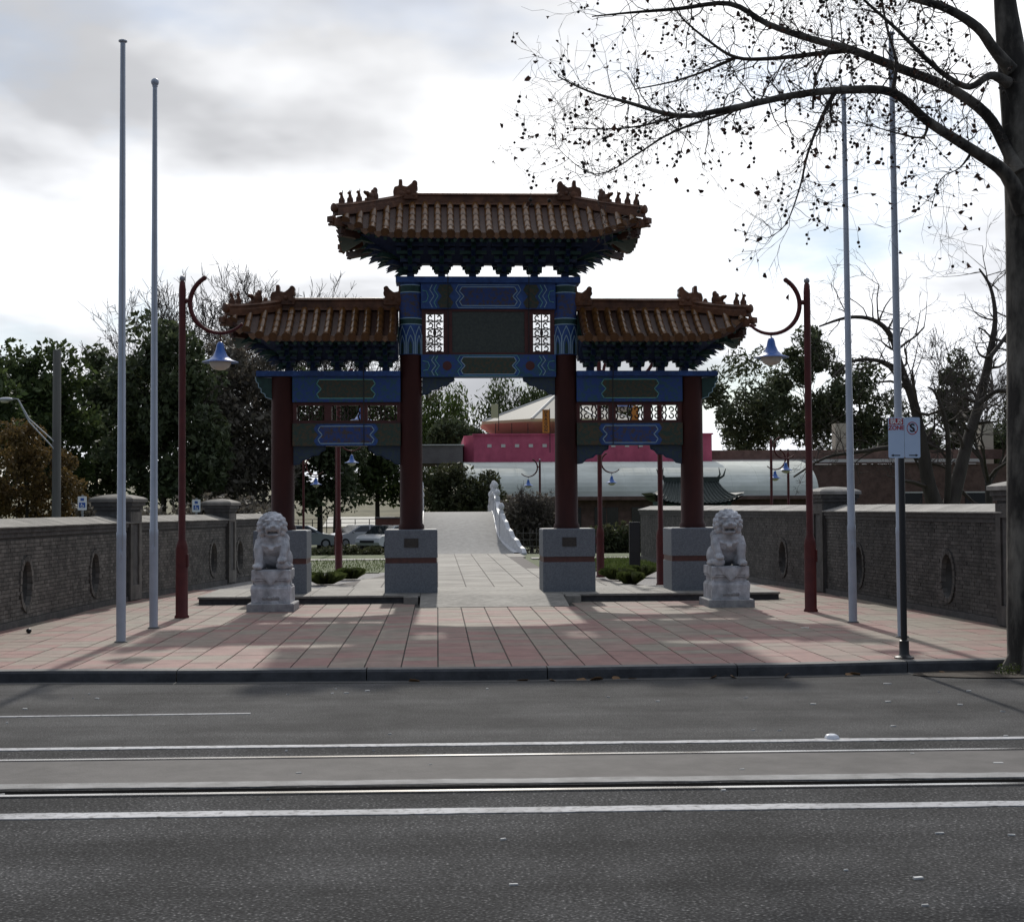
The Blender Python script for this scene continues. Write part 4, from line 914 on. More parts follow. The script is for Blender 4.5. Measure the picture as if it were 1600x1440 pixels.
# ------------------------------------------------------------------ lamp posts
M_lred = mat('post_red', (.066, .011, .010), .5, (.095, .017, .014), 5.0, .04, spec=.3)
M_lblue = mat('shade_blue', (.018, .10, .36), .4, coat=.2)
M_shadein = mat('shade_inside', (.45, .45, .42), .5)
M_globe = mat('globe_glass', (.62, .58, .50), .15, spec=.6)
def lamp_proto(arm=1, drop=.17):
    t = thing('lamp_post', (0, 0, 0), '', 'lamp post'); H = 5.42
    b = MB(); b.lathe([(.115, 0), (.115, .03), (.098, .05), (.098, 1.10), (.088, 1.16), (.085, 1.18), (.058, 1.26), (.056, 5.30), (.045, H), (.02, H+.04)], 16); b.build('post', M_lred, t, smooth=40)
    b = MB(); b.ball((0, 0, H+.06), .05, 10, 8); b.build('finial', mat('finial_grey', (.25, .25, .27), .4), t, smooth=True)
    b = MB(); b.box(.08, .105, -.06, .06, .82, 1.02); b.build('hatch', M_lred, t)
    r = .485; cx, cz = arm*.61, 5.08; pts = []; rad = []
    for k in range(25):
        a = R_(122+192*k/24); pts.append((cx+arm*r*math.cos(a), 0, cz+r*math.sin(a))); rad.append(.038 if k < 12 else .038-.016*(k-12)/12)
    b = MB(); b.tube(pts, rad, 10); b.ball(pts[-1], .032, 8, 6); b.ball(pts[0], .042, 8, 6); b.tube([(0, 0, cz+.04), (arm*.135, 0, cz+.04)], .04, 8); b.build('arm', M_lred, t, smooth=40)
    lx, lz = cx, cz-r
    b = MB(); b.tube([(lx, 0, lz), (lx, 0, lz-drop)], .011, 6); b.build('hanger', M_lred, t)
    b = MB(); b.lathe([(.02, .02), (.045, 0), (.06, -.04), (.075, -.12), (.115, -.21), (.19, -.275), (.29, -.31), (.295, -.318), (.19, -.300), (.10, -.25)], 24, (lx, 0, lz-drop+.01)); sh = b.build('shade', M_lblue, t, smooth=60)
    b = MB(); b.lathe([(.10, -.285), (.175, -.30), (.172, -.345), (.14, -.40), (.08, -.435), (.02, -.445)], 20, (lx, 0, lz-drop+.01)); b.build('globe', M_globe, sh, smooth=60)
    return t
GRP = 'red lamp posts with blue shades'
protoR, protoL = lamp_proto(1), lamp_proto(-1, .09)
def lamp(px_, py_, arm, label, z=0.0, Y=None, xy=None, rz=0.0):
    src = protoR if arm > 0 else protoL
    o = src if not src.get('used') else copy_tree(src)
    src['used'] = 1
    p = G(px_, py_, z) if xy is None else Vector((*xy, z)); o.location = (p.x, p.y, z); o.rotation_euler = (0, 0, rz); tag(o, label, 'lamp post', GRP); return o
lamp(284, 965, 1, 'dark red lamp post nearest the left wall with blue hanging shade')
lamp(1267, 955, -1, 'dark red lamp post standing by the right wall with blue shade')
lamp(0, 0, 1, 'red lamp post seen through the left bay, grass tufts at its foot', xy=(-2.66, 38.2))
lamp(0, 0, -1, 'red lamp post just behind the right outer pedestal', xy=(4.92, 30.9))
lamp(0, 0, -1, 'red lamp post seen just right of the inner right pedestal', xy=(4.03, 34.8), rz=R_(150))
zg = -.6
lamp(0, 0, 1, 'far red lamp post in the left bay, its shade the upper of the far pair', z=-.55, xy=(-4.05, 57), rz=0)
lamp(0, 0, 1, 'farthest red lamp post of the left bay, thin and half hidden', z=-1.2, xy=(-6.6, 70), rz=0)
lamp(0, 0, 1, 'far red lamp post right of the bridge, shade just above the shrubs', z=-1.25, xy=(5.4, 74), rz=R_(180))
lamp(0, 0, 1, 'far red lamp post in the right bay with its arc turned right', z=-1.25, xy=(7.6, 66))
lamp(0, 0, 1, 'far red lamp post before the white vault, left of two', z=-.9, xy=(13.9, 58))
lamp(0, 0, -1, 'far red lamp post before the white vault, right of two', z=-1.2, xy=(16.0, 63.5))

# ------------------------------------------------------------------ flagpoles
M_pole = mat('flagpole_paint', (.34, .385, .45), .42, (.42, .465, .53), 3.0, coat=.2)
def flagpole(px_, py_, H, top, label, lean=0.0):
    p = G(px_, py_); t = thing('flagpole', (p.x, p.y, 0), label, 'flagpole', 'flagpoles on the plaza')
    b = MB(); b.lathe([(.062, 0), (.062, 1.36), (.064, 1.37), (.064, 1.44), (.057, 1.46), (.034, H)], 18); b.build('pole', M_pole, t, smooth=40)
    b = MB(); b.lathe([(.085, 0), (.085, .012), (.065, .02)], 18); b.build('base_plate', mat('pole_base', (.12, .12, .12), .7), t)
    if top == 'ball': b = MB(); b.ball((0, 0, H+.06), .06, 16, 10); b.lathe([(.03, -.02), (.045, 0), (.03, .02)], 12, (0, 0, H)); b.build('finial', M_pole, t, smooth=True)
    else: b = MB(); b.lathe([(.034, 0), (.058, .015), (.058, .03), (.03, .045)], 14, (0, 0, H)); b.build('cap', M_pole, t, smooth=40)
    b = MB(); b.box(-.02, .02, -.085, -.055, 1.15, 1.19); b.tube([(0, -.09, 1.11), (0, -.09, 1.23)], .008, 5); b.build('cleat', M_pole, t)
    b = MB(); b.tube([(.03, -.068, 1.2), (.02, -.056, 4), (.01, -.04, H-.05)], .004, 4); b.build('halyard', mat('rope', (.3, .3, .3), .9), t)
    t.rotation_euler = (0, lean, 0)
flagpole(189, 1003, 7.98, 'cap', 'grey flagpole with flat cap, the tallest one at the left')
flagpole(240, 981, 8.05, 'ball', 'grey flagpole topped by a ball at the left')
flagpole(1333, 972, 8.05, 'cap', 'grey flagpole standing just right of the right red lamp post', R_(-.25))
flagpole(1410, 995, 8.05, 'cap', 'grey flagpole directly behind the bus zone sign', R_(-.25))

# ------------------------------------------------------------------ bus zone sign
p = G(1413, 1028); sgn = thing('street_sign', (p.x, p.y, 0), 'white bus zone and no stopping sign on a black post at the kerb', 'sign')
M_sign = mat('sign_white', (.52, .64, .82), .45, (.56, .68, .85), 8.0); M_sred = mat('sign_red', (.42, .03, .035), .5); M_sblk = mat('sign_black', (.012, .012, .014), .5); M_swht = mat('sign_letter', (.80, .82, .85), .5)
b = MB(); b.tube([(0, 0, .0), (0, 0, 2.60)], .036, 14); b.build('post', M_black, sgn, smooth=40)
b = MB(); b.lathe([(.11, 0), (.11, .015), (.07, .03), (.055, .05), (.055, .20), (.04, .21)], 14); b.build('socket', M_black, sgn, smooth=40)
def rrect(x0, x1, z0, z1, r):
    P = []
    for cx, cz, a in ((x1-r, z0+r, -90), (x1-r, z1-r, 0), (x0+r, z1-r, 90), (x0+r, z0+r, 180)):
        for k in range(5): P.append((cx+r*math.cos(R_(a+22.5*k)), cz+r*math.sin(R_(a+22.5*k))))
    return P
z0, z1 = 2.285, 2.75
for x0, x1, nm in ((-.165, .020, 'bus_zone_plate'), (.024, .205, 'no_stopping_plate')):
    b = MB(); b.prism(rrect(x0, x1, z0, z1, .018), -.052, -.048, 'y'); pl_ = b.build(nm, M_sign, sgn); cx = (x0+x1)/2; y = -.0535
    if nm[0] == 'b':
        b = MB(); b.prism(rrect(x0+.012, x1-.010, z1-.085, z1-.012, .01), -.0535, -.0521, 'y'); b.build('red_panel', M_sred, pl_)
        link('lettering', text_mesh('BUS', .080, M_swht), pl_, (cx, -.0555, z1-.049)); link('lettering', text_mesh('ZONE', .066, M_sred), pl_, (cx, y, z1-.122))
        for dx, dz in ((-.0022, 0), (.0022, 0)): pass
    else:
        b = MB(); n = 32
        for k in range(n):
            a0, a1 = 2*math.pi*k/n, 2*math.pi*(k+1)/n; b.poly([(cx+r*math.cos(a)*.88, y, z1-.125+r*math.sin(a)) for r, a in ((.064, a0), (.074, a0), (.074, a1), (.064, a1))])
        b.build('ring', M_sred, pl_); link('lettering', text_mesh('S', .13, M_sblk), pl_, (cx, y, z1-.125))
        b = MB(); b.poly([(cx-.043, y-.001, z1-.08), (cx-.035, y-.001, z1-.073), (cx+.043, y-.001, z1-.17), (cx+.035, y-.001, z1-.177)]); b.build('slash', M_sred, pl_)
    d = -1 if nm[0] == 'b' else 1; az = z0+.03
    b = MB(); b.poly([(cx-.042, y, az-.006), (cx+.042, y, az-.006), (cx+.042, y, az+.006), (cx-.042, y, az+.006)]); b.poly([(cx+d*.066, y, az), (cx+d*.034, y, az+.016), (cx+d*.034, y, az-.016)]); b.build('arrow', M_sblk, pl_)
b = MB(); b.box(-.05, .05, -.049, -.03, 2.42, 2.46); b.box(-.05, .05, -.049, -.03, 2.62, 2.66); b.build('bracket', M_black, sgn)

# ------------------------------------------------------------------ small things on the ground
p = G(1300, 1154, ZR); st = thing('road_stud', (p.x, p.y, ZR), 'white raised road stud beside the far white line', 'road stud')
b = MB(); b.lathe([(.062, 0), (.062, .012), (.05, .032), (.03, .04)], 6); b.build('dome', mat('stud_white', (.62, .64, .68), .35), st); b = MB(); b.box(-.14, .14, -.02, .02, 0, .005); b.build('flange', M_concedge, st)
def scrap(name, px_, py_, z, sz, m_, label, cat, seed):
    q = random.Random(seed); p = G(px_, py_, z); b = MB(); n = 7; c = []
    for k in range(n): a = 2*math.pi*k/n; r = sz*(.7+.5*q.random()); c.append((r*math.cos(a), r*.7*math.sin(a), .004+sz*.22*q.random()))
    b.poly(c); b.poly([(x, y, z_-.003) for x, y, z_ in c[::-1]]); [b.poly([c[k], c[(k+1) % n], (c[(k+1) % n][0], c[(k+1) % n][1], c[(k+1) % n][2]-.003), (c[k][0], c[k][1], c[k][2]-.003)]) for k in range(n)]
    return tag(b.build(name, m_, None, False, (p.x, p.y, z)), label, cat)
scrap('paper_scrap', 1258, 981, 0.0, .07, mat('paper', (.6, .58, .52), .8), 'pale scrap of paper on the tiles near the right lamp post', 'litter', 1)
scrap('plastic_wrapper', 1068, 1057, ZR, .075, mat('wrapper', (.22, .30, .36), .4), 'crumpled bluish wrapper lying in the gutter', 'litter', 2)
M_dleaf = mat('dead_leaf', (.16, .085, .035), .85, (.26, .16, .08), 5.0)
q = random.Random(11)
spots_ = {648: 'left of the others', 815: 'below the gate opening', 860: 'under the right inner pedestal'}
for px_ in (648, 815, 860, 905, 930, 960, 985, 1112, 1145, 1228, 1335, 1344, 1495):
    kx = G(px_, 1058, ZR); o = scrap('fallen_leaf', px_, 1058, ZR, .05+.035*q.random(), M_dleaf, 'dry brown leaf fallen in the gutter below the kerb', 'leaf', px_); o['group'] = 'dry leaves in the gutter'
    o.location.y = kerb_y(kx.x)-.05-.06*q.random(); o.rotation_euler = (q.uniform(.2, .9), 0, q.uniform(0, 6))
p = G(45, 989); b = MB(); b.ball((0, 0, .035), (.04, .04, .035), 10, 8); tag(b.build('dark_ball', M_black, None, True, (p.x, p.y, 0)), 'small dark ball lying by the left wall', 'ball')
fl = MB(); q = random.Random(21)
for k in range(75):
    x, y = q.uniform(-6, 7), q.uniform(5.5, 15); w = q.uniform(.008, .026)*(1.6 if q.random() < .12 else 1); a = q.gauss(0, .3); d = w*q.uniform(.2, .5)
    P = [(x+u*w*math.cos(a)-v*d*math.sin(a), y+u*w*math.sin(a)+v*d*math.cos(a), ZR+.007+.004*q.random()) for u, v in ((-1, -1), (1, -.8), (.9, 1), (-1, .8))]; fl.poly(P); fl.poly([(px_, py_, ZR) for px_, py_, _ in P][::-1])
    for k2 in range(4): fl.poly([P[k2], P[(k2+1) % 4], (*P[(k2+1) % 4][:2], ZR), (*P[k2][:2], ZR)])
tag(fl.build('road_flecks', mat('fleck', (.45, .44, .42), .8, (.6, .6, .58), 3.0)), 'pale flecks of litter scattered on the asphalt', 'litter', kind='stuff')
b = MB(); b.box(-.10, .10, -.12, .12, 0, .44, ch=.01); pp = G(357, 908); bx_ = thing('service_box', (pp.x+.1, pp.y-.1, 0), 'small black service box at the foot of the farther left pier', 'box'); b.build('case', M_black, bx_); b = MB(); b.box(-.07, .07, -.128, -.12, .06, .38); b.build('door', mat('box_door', (.02, .02, .022), .4), bx_)
b = MB(); b.box(-.15, .15, -.05, .05, 0, 1.32, ch=.01); pp = G(992, 890); bd = thing('notice_board', (pp.x, pp.y, 0), 'tall black board standing between the two right pedestals', 'board'); b.build('board', M_black, bd); b = MB(); b.box(-.12, .12, -.058, -.05, .5, 1.26); b.build('panel', mat('board_face', (.018, .018, .02), .3), bd)
# parking signs behind the left wall
for px_, py_, Y in ((129, 786, 42.0), (307, 790, 46.0)):
    p = AT(px_, py_, Y); t = thing('parking_sign', (p.x, Y, -.03), 'small white and blue parking sign above the wall, %s' % ('left of the nearer pier' if px_ < 200 else 'right of the ball-topped flagpole'), 'sign', 'blue parking signs'); z = p.z+.03
    b = MB(); b.tube([(0, 0, 0), (0, 0, z+.25)], .03, 8); b.build('post', mat('galvanised', (.28, .29, .30), .5, metallic=.6), t)
    b = MB(); b.prism(rrect(-.13, .13, z-.2, z+.2, .02), -.04, -.034, 'y'); pl_ = b.build('plate', M_swht, t)
    b = MB(); b.box(-.09, .09, -.046, -.0405, z-.13, z+.02); b.box(-.05, .05, -.046, -.0405, z+.07, z+.15); b.build('blue_panel', mat('sign_blue', (.03, .10, .38), .5), pl_)
    b = MB(); b.tube([(-.02, -.047, z-.0), (-.02, -.047, z-.06), (.03, -.047, z-.06), (.045, -.047, z-.11)], .010, 4); b.tube([(-.03, -.047, z-.05), (-.04, -.047, z-.09), (0, -.047, z-.115), (.03, -.047, z-.09)], .008, 4); b.build('figure', M_swht, pl_)

# ------------------------------------------------------------------ trees
M_bark = mat('bark_dark', (.030, .024, .019), .9, (.06, .05, .04), 4.0, .5, 20, stretch=(1, 1, .25))
M_twig = mat('twig_brown', (.045, .035, .028), .9, (.075, .06, .048), 3.0)
M_plane = mat('plane_bark', (.030, .026, .021), .95, (.16, .145, .12), 3.4, .9, 12, stretch=(1, 1, .4), contrast=(.44, .62), detail=9, stain=(1.3, .5, (1, 1, .5)))
L_dark = leafmat('leaf_dark', (.046, .062, .030), (.092, .11, .052), .3)
L_mid = leafmat('leaf_mid', (.042, .066, .022), (.088, .115, .040), .35)
L_pine = leafmat('leaf_pine', (.05, .068, .034), (.105, .12, .06), .35)
L_weep = leafmat('leaf_weeping', (.05, .085, .02), (.115, .15, .04), .4)
L_rust = leafmat('leaf_rust', (.095, .068, .026), (.165, .105, .038), .35)
L_brown = leafmat('leaf_brown', (.095, .084, .068), (.165, .145, .115), .3)
L_shrub = leafmat('leaf_shrub', (.040, .052, .022), (.085, .085, .042), .35)
L_tuft = leafmat('leaf_tuft', (.045, .065, .016), (.11, .13, .04), .35)
def leaf_cloud(cent, rad, n, size, rng, elong=.55, droop=0.0):
    """small leaf faces scattered round clump centres"""
    cent = np.asarray(cent); K = len(cent); idx = rng.integers(0, K, n); off = rng.normal(0, 1, (n, 3)); r = np.asarray(rad)[idx][:, None]
    off = off/np.maximum(1, np.linalg.norm(off, axis=1, keepdims=True)/1.6); P = cent[idx]+off*r*.6
    if droop: P[:, 2] -= droop*rng.random(n)**1.5*r[:, 0]
    a = rng.normal(0, 1, (n, 3)); 
    if droop: a[:, 2] -= 2.2
    a /= np.linalg.norm(a, axis=1, keepdims=True); c = np.cross(a, rng.normal(0, 1, (n, 3))); c /= np.linalg.norm(c, axis=1, keepdims=True)
    s = size*(.45+1.1*rng.random(n)**1.6)[:, None]; A, C_ = a*s, c*s*elong
    V = np.stack([P-A, P+C_*.9-A*.1, P+A, P-C_*.9-A*.1], 1).reshape(-1, 3)
    return V, np.arange(4*n).reshape(-1, 4)
def leafy_tree(name, base, crowns, label, leafm, cat='tree', n=9000, size=.16, clumps=45, crad=.75, seed=1, group=None, trunk_r=.20, droop=0.0, trunkm=None, elong=.55, shell=.5):
    rng = np.random.default_rng(seed); q = random.Random(seed); bx, by, bz = base
    t = thing(name, base, label, cat, group); C_ = []; R2 = []
    for (cx, cy, cz, rx, ry, rz) in crowns:
        k = max(4, int(clumps*rx*rz/sum(c[3]*c[5] for c in crowns)))
        for _ in range(k):
            v = rng.normal(0, 1, 3); v /= np.linalg.norm(v); d = shell+(1-shell)*rng.random()**.6; C_.append((cx-bx+v[0]*rx*d, cy-by+v[1]*ry*d, cz-bz+v[2]*rz*d)); R2.append(crad*q.uniform(.6, 1.25))
    zmin = min(c[2] for c in C_); top = max(c[2] for c in C_); m = MB(); cx0 = sum(c[0] for c in C_)/len(C_); cy0 = sum(c[1] for c in C_)/len(C_)
    H1 = max(.3, zmin*.8+.2*top); sp = [(0, 0, -.2), (cx0*.15, cy0*.1, H1*.5), (cx0*.5, cy0*.5, H1), (cx0*.9, cy0*.9, .5*(H1+top)), (cx0, cy0, top*.9)]; m.tube(sp, [trunk_r, trunk_r*.8, trunk_r*.62, trunk_r*.35, trunk_r*.1], 8)
    for c in C_[::max(1, len(C_)//26)]:
        s0 = Vector(sp[2]).lerp(Vector(sp[3]), q.random()*.9) if c[2] > H1 else Vector(sp[1]).lerp(Vector(sp[2]), q.random()); mid = s0.lerp(Vector(c), .5)+Vector((0, 0, .25)); m.tube([s0, mid, Vector(c)], [trunk_r*.2, trunk_r*.12, trunk_r*.05], 5)
    m.build('trunk', trunkm or M_bark, t, smooth=50)
    V, Q = leaf_cloud(C_, R2, n, size, rng, elong, droop); V[:, 2] = np.maximum(V[:, 2], .02)
    o = link('crown', npmesh('crown', V, Q, leafm), t); tag(o, kind='stuff'); return t
def branch(m, p, d, ln, r, lv, q, spread=.6, up=.15, wob=.18, n=4, tips=None, minr=.006, ratio=.68, kids=(2, 3), sides=5):
    pts = [Vector(p)]; rad = [r]; dd = Vector(d).normalized()
    for k in range(n):
        dd = (dd+Vector((q.gauss(0, wob), q.gauss(0, wob), q.gauss(0, wob)+up*.3))).normalized(); pts.append(pts[-1]+dd*ln/n); rad.append(max(minr*.6, r*(1-.45*(k+1)/n)))
    m.tube(pts, rad, max(3, sides-(lv < 2)), False)
    if lv <= 0:
        if tips is not None: tips.append((pts[-1], dd))
        return
    for k in range(q.randint(*kids)+1):
        i = n if k == 0 else q.randint(max(1, n//2), n); nd = (dd*.9+Vector((q.gauss(0, spread), q.gauss(0, spread), q.gauss(0, spread)+up))).normalized()
        branch(m, pts[i], nd, ln*ratio*q.uniform(.75, 1.15), max(minr, rad[i]*.72), lv-1, q, spread, up, wob, max(2, n-1), tips, minr, ratio, kids, sides)
def bare_tree(name, base, H, seed, label, lv=6, r=.2, spread=.5, up=.22, group=None, m_=None, kids=(2, 3), minr=.018):
    t = thing(name, base, label, 'tree', group); q = random.Random(seed); m = MB(); m.tube([(0, 0, -.3), (.05, 0, H*.14), (0, .05, H*.28)], [r*1.25, r, r*.9], 9); m.build('trunk', m_ or M_bark, t, smooth=50)
    c = MB()
    for k in range(4):
        a = 2*math.pi*k/4+q.random(); branch(c, (0, .05, H*(.24+.04*k/4)), (math.cos(a)*.55, math.sin(a)*.55, 1), H*.235, r*.62, lv-1, q, spread, up, .16, 4, None, minr, .74, kids)
    tag(c.build('crown', m_ or M_twig, t), kind='stuff'); return t
def crown_px(px, py, rxp, rzp, Y, depth=.8):          # a crown of that outline at distance Y
    p = AT(px, py, Y); k = Y/F_PX; return (p.x, Y, p.z, rxp*k, rxp*k*depth, rzp*k)
def base_px(px, Y): return (AT(px, 800, Y).x, Y, ground_z(0, Y))

# left of the gate
G1 = 'evergreens behind the left wall'
leafy_tree('evergreen_tree', base_px(55, 84), [crown_px(50, 610, 80, 75, 84), crown_px(60, 690, 95, 80, 84)], 'dark green evergreen at the far left, behind the utility pole', L_mid, n=15000, size=.20, clumps=80, crad=1.0, seed=2, group=G1, shell=.35)
leafy_tree('evergreen_tree', base_px(150, 92), [crown_px(150, 620, 60, 65, 92), crown_px(150, 710, 85, 80, 92)], 'dark evergreen with bright gaps just left of the tallest flagpole', L_dark, n=14000, size=.20, clumps=70, crad=1.0, seed=3, group=G1, shell=.35)
leafy_tree('evergreen_tree', base_px(255, 80), [crown_px(250, 590, 75, 90, 80), crown_px(255, 700, 95, 95, 80)], 'broad dark evergreen behind the left flagpoles', L_dark, n=20000, size=.20, clumps=95, crad=1.0, seed=4, group=G1, shell=.3)
leafy_tree('evergreen_tree', base_px(375, 86), [crown_px(370, 640, 85, 105, 86), crown_px(375, 730, 90, 75, 86)], 'brownish dense tree behind the left lamp shade', L_brown, n=22000, size=.17, clumps=100, crad=1.0, seed=5, group=G1, shell=.3)
leafy_tree('evergreen_tree', base_px(500, 90), [crown_px(500, 650, 85, 75, 90), crown_px(505, 735, 80, 60, 90)], 'dark tree filling the gate\'s left bay', L_dark, n=17000, size=.19, clumps=90, crad=1.0, seed=6, group=G1, shell=.3)
leafy_tree('evergreen_tree', base_px(590, 100), [crown_px(585, 690, 50, 60, 100), crown_px(600, 740, 50, 40, 100)], 'green tree with sunlit gaps seen beside the left inner column', L_mid, n=7000, size=.2, clumps=40, crad=1.0, seed=7, group=G1)
leafy_tree('evergreen_tree', base_px(-15, 66), [crown_px(-20, 640, 40, 55, 66)], 'bright green tree cut by the left picture edge', L_mid, n=4000, size=.17, clumps=30, crad=.8, seed=8, group=G1)
leafy_tree('rust_shrub', base_px(40, 56), [crown_px(15, 735, 62, 72, 56), crown_px(70, 760, 48, 62, 57), crown_px(108, 780, 20, 42, 56), crown_px(40, 700, 30, 34, 55.5)], 'rounded shrub with rust brown leaves behind the left wall', L_rust, 'shrub', n=16000, size=.085, clumps=110, crad=.42, seed=9, trunk_r=.10, shell=.6)
leafy_tree('low_hedge', base_px(230, 60), [crown_px(200, 812, 160, 24, 60), crown_px(380, 812, 80, 24, 60)], 'low dark hedge behind the left wall below the evergreens', L_brown, 'hedge', n=9000, size=.12, clumps=90, crad=.6, seed=10, trunk_r=.08)
G2 = 'bare trees above the left roof'
bare_tree('bare_tree', base_px(390, 100), 21.2, 21, 'tall bare tree rising above the gate\'s left roof', 7, .30, .46, .22, G2, kids=(2, 2))
bare_tree('bare_tree', base_px(310, 102), 20.2, 22, 'bare spreading tree behind the left lamp post', 7, .28, .55, .2, G2, kids=(2, 2))
bare_tree('bare_tree', base_px(525, 104), 20.0, 23, 'slim bare tree between the left roof and main roof', 6, .22, .40, .25, G2)
bare_tree('bare_tree', base_px(455, 106), 19.6, 24, 'bare tree just left of the gate\'s left ridge end', 6, .2, .5, .2, G2)
# middle, seen through the gate
G3 = 'weeping trees behind the museum'
leafy_tree('weeping_tree', base_px(690, 135), [crown_px(692, 650, 42, 52, 135), crown_px(672, 690, 40, 40, 135)], 'bright weeping tree left in the gate opening', L_weep, n=9000, size=.27, clumps=55, crad=1.3, seed=31, group=G3, droop=2.2, elong=.28)
leafy_tree('weeping_tree', base_px(800, 140), [crown_px(790, 635, 52, 45, 140), crown_px(850, 625, 45, 45, 140)], 'loose open weeping tree right in the gate opening', L_mid, n=6500, size=.27, clumps=50, crad=1.2, seed=32, group=G3, droop=2.0, elong=.28)
leafy_tree('weeping_tree', base_px(730, 128), [crown_px(715, 690, 38, 22, 128)], 'low dark tree left of the pink parapet', L_dark, n=4500, size=.24, clumps=30, crad=1.1, seed=33, group=G3)
leafy_tree('weeping_tree', base_px(950, 140), [crown_px(940, 650, 50, 40, 140)], 'tree glimpsed through the right bay lattice', L_mid, n=4000, size=.27, clumps=36, crad=1.2, seed=34, group=G3)
leafy_tree('thicket_shrub', base_px(705, 76), [crown_px(700, 770, 50, 38, 76), crown_px(755, 780, 30, 35, 76)], 'dark shrub thicket rising behind the hump of the bridge', L_shrub, 'shrub', n=13000, size=.11, clumps=80, crad=.6, seed=35, trunk_r=.08, shell=.3)
leafy_tree('thicket_shrub', base_px(830, 70), [crown_px(828, 806, 42, 28, 70), crown_px(838, 830, 38, 28, 70)], 'brown twiggy shrub right of the bridge balustrade', L_brown, 'shrub', n=11000, size=.10, clumps=80, crad=.6, seed=36, trunk_r=.08, shell=.3)
bare_tree('bare_shrub', base_px(830, 69), 3.6, 37, 'fine bare twigs over the brown shrub right of the bridge', 6, .07, .6, .2, None, None, (2, 3), .008)
leafy_tree('hedge_row', base_px(545, 58), [crown_px(540, 866, 70, 8, 58, .3)], 'low hedge in front of the parked cars', L_shrub, 'hedge', n=6000, size=.06, clumps=80, crad=.22, seed=38, trunk_r=.05)
leafy_tree('hedge_row', base_px(970, 60), [crown_px(955, 850, 50, 28, 60, .3)], 'dark hedge beyond the right bay of the gate', L_shrub, 'hedge', n=6000, size=.09, clumps=60, crad=.4, seed=39, trunk_r=.05)
# right
G4 = 'pines behind the museum'
for i, (px_, py_, rx_, rz_, Y, lab, nn) in enumerate(((1165, 620, 62, 85, 125, 'dark pine just right of the gate\'s right roof', 9000), (1262, 610, 62, 95, 128, 'tallest dark pine behind the right red lamp post', 13000), (1345, 640, 55, 75, 124, 'dark pine left of the bus zone sign', 9000), (1490, 615, 24, 95, 120, 'slender upright pine right of the bus zone sign', 5000), (1425, 690, 45, 35, 118, 'low dark pine directly behind the bus zone sign', 5000), (1565, 690, 45, 60, 118, 'dark tree beside the plane tree trunk', 6000))):
    leafy_tree('pine_tree', base_px(px_, Y), [crown_px(px_, py_, rx_, rz_, Y), crown_px(px_+8, py_+rz_*.6, rx_*.9, rz_*.4, Y)], lab, L_pine, n=nn, size=.26, clumps=38 if rx_ > 30 else 26, crad=1.25 if rx_ > 30 else .8, seed=41+i, group=G4, elong=.35, shell=.35)
bare_tree('bare_tree', base_px(1545, 95), 15.5, 52, 'fine bare tree far behind at the right', 6, .25, .5, .2)
# multi-stemmed bare tree behind the right wall
Yb = 44.0; bp = AT(1468, 800, Yb); t = thing('bare_tree', (bp.x, Yb, -.05), 'multi-stemmed bare tree behind the right wall', 'tree'); m = MB(); tw = MB(); q = random.Random(61)
RS = .68
def limb_px(m, pts, Y0, Y1, org, sides=8):
    P = []; Rr = []; n = len(pts)
    for k, (px_, py_, rp) in enumerate(pts): Y = Y0+(Y1-Y0)*k/(n-1); p = AT(px_, py_, Y); P.append(Vector((p.x, Y, p.z))-org); Rr.append(rp*RS*Y/F_PX)
    # smooth the line
    S = []; SR = []
    for i in range(n-1):
        p0, p1, p2, p3 = P[max(i-1, 0)], P[i], P[i+1], P[min(i+2, n-1)]
        for k in range(4): u = k/4; S.append(.5*((2*p1)+(p2-p0)*u+(2*p0-5*p1+4*p2-p3)*u*u+(3*p1-p0-3*p2+p3)*u**3)); SR.append(Rr[i]+(Rr[i+1]-Rr[i])*u)
    S.append(P[-1]); SR.append(Rr[-1]); m.tube(S, SR, sides); return S, SR
org = Vector((bp.x, Yb, -.05)); stems = [[(1470, 815, 24), (1452, 760, 17), (1440, 690, 14), (1428, 630, 11), (1408, 575, 9), (1392, 525, 7), (1365, 500, 5), (1325, 496, 4), (1280, 510, 2)], [(1478, 815, 24), (1495, 755, 17), (1512, 690, 14), (1530, 630, 12), (1545, 560, 9), (1555, 500, 6), (1548, 450, 4), (1530, 420, 2)],
    [(1408, 578, 6), (1370, 563, 5), (1330, 565, 3.5), (1300, 590, 2)], [(1446, 720, 9), (1400, 700, 6), (1350, 705, 5), (1290, 715, 3), (1240, 745, 2)], [(1530, 630, 7), (1560, 610, 5), (1590, 615, 4), (1620, 600, 3)], [(1545, 560, 6), (1575, 520, 4), (1600, 470, 3)], [(1480, 790, 9), (1482, 720, 7), (1478, 660, 5), (1462, 615, 3.5), (1450, 605, 2)]]
for k, s_ in enumerate(stems):
    S, SR = limb_px(m, s_, Yb, Yb+(1.5 if k % 2 else -1.2), org)
    for i in range(4 if len(S) > 20 else 2, len(S)-1):
        for _ in range(2 if i > 8 else 1):
            if q.random() < .6: branch(tw, S[i], (q.gauss(0, .8), q.gauss(0, .6), q.gauss(.3, .6)), q.uniform(.5, 1.3), max(.012, SR[i]*.4), 3, q, .6, .12, .22, 3, None, .006, .7, (1, 2), 4)
m.build('trunk', M_bark, t, smooth=50); tag(tw.build('twigs', M_twig, t), kind='stuff')

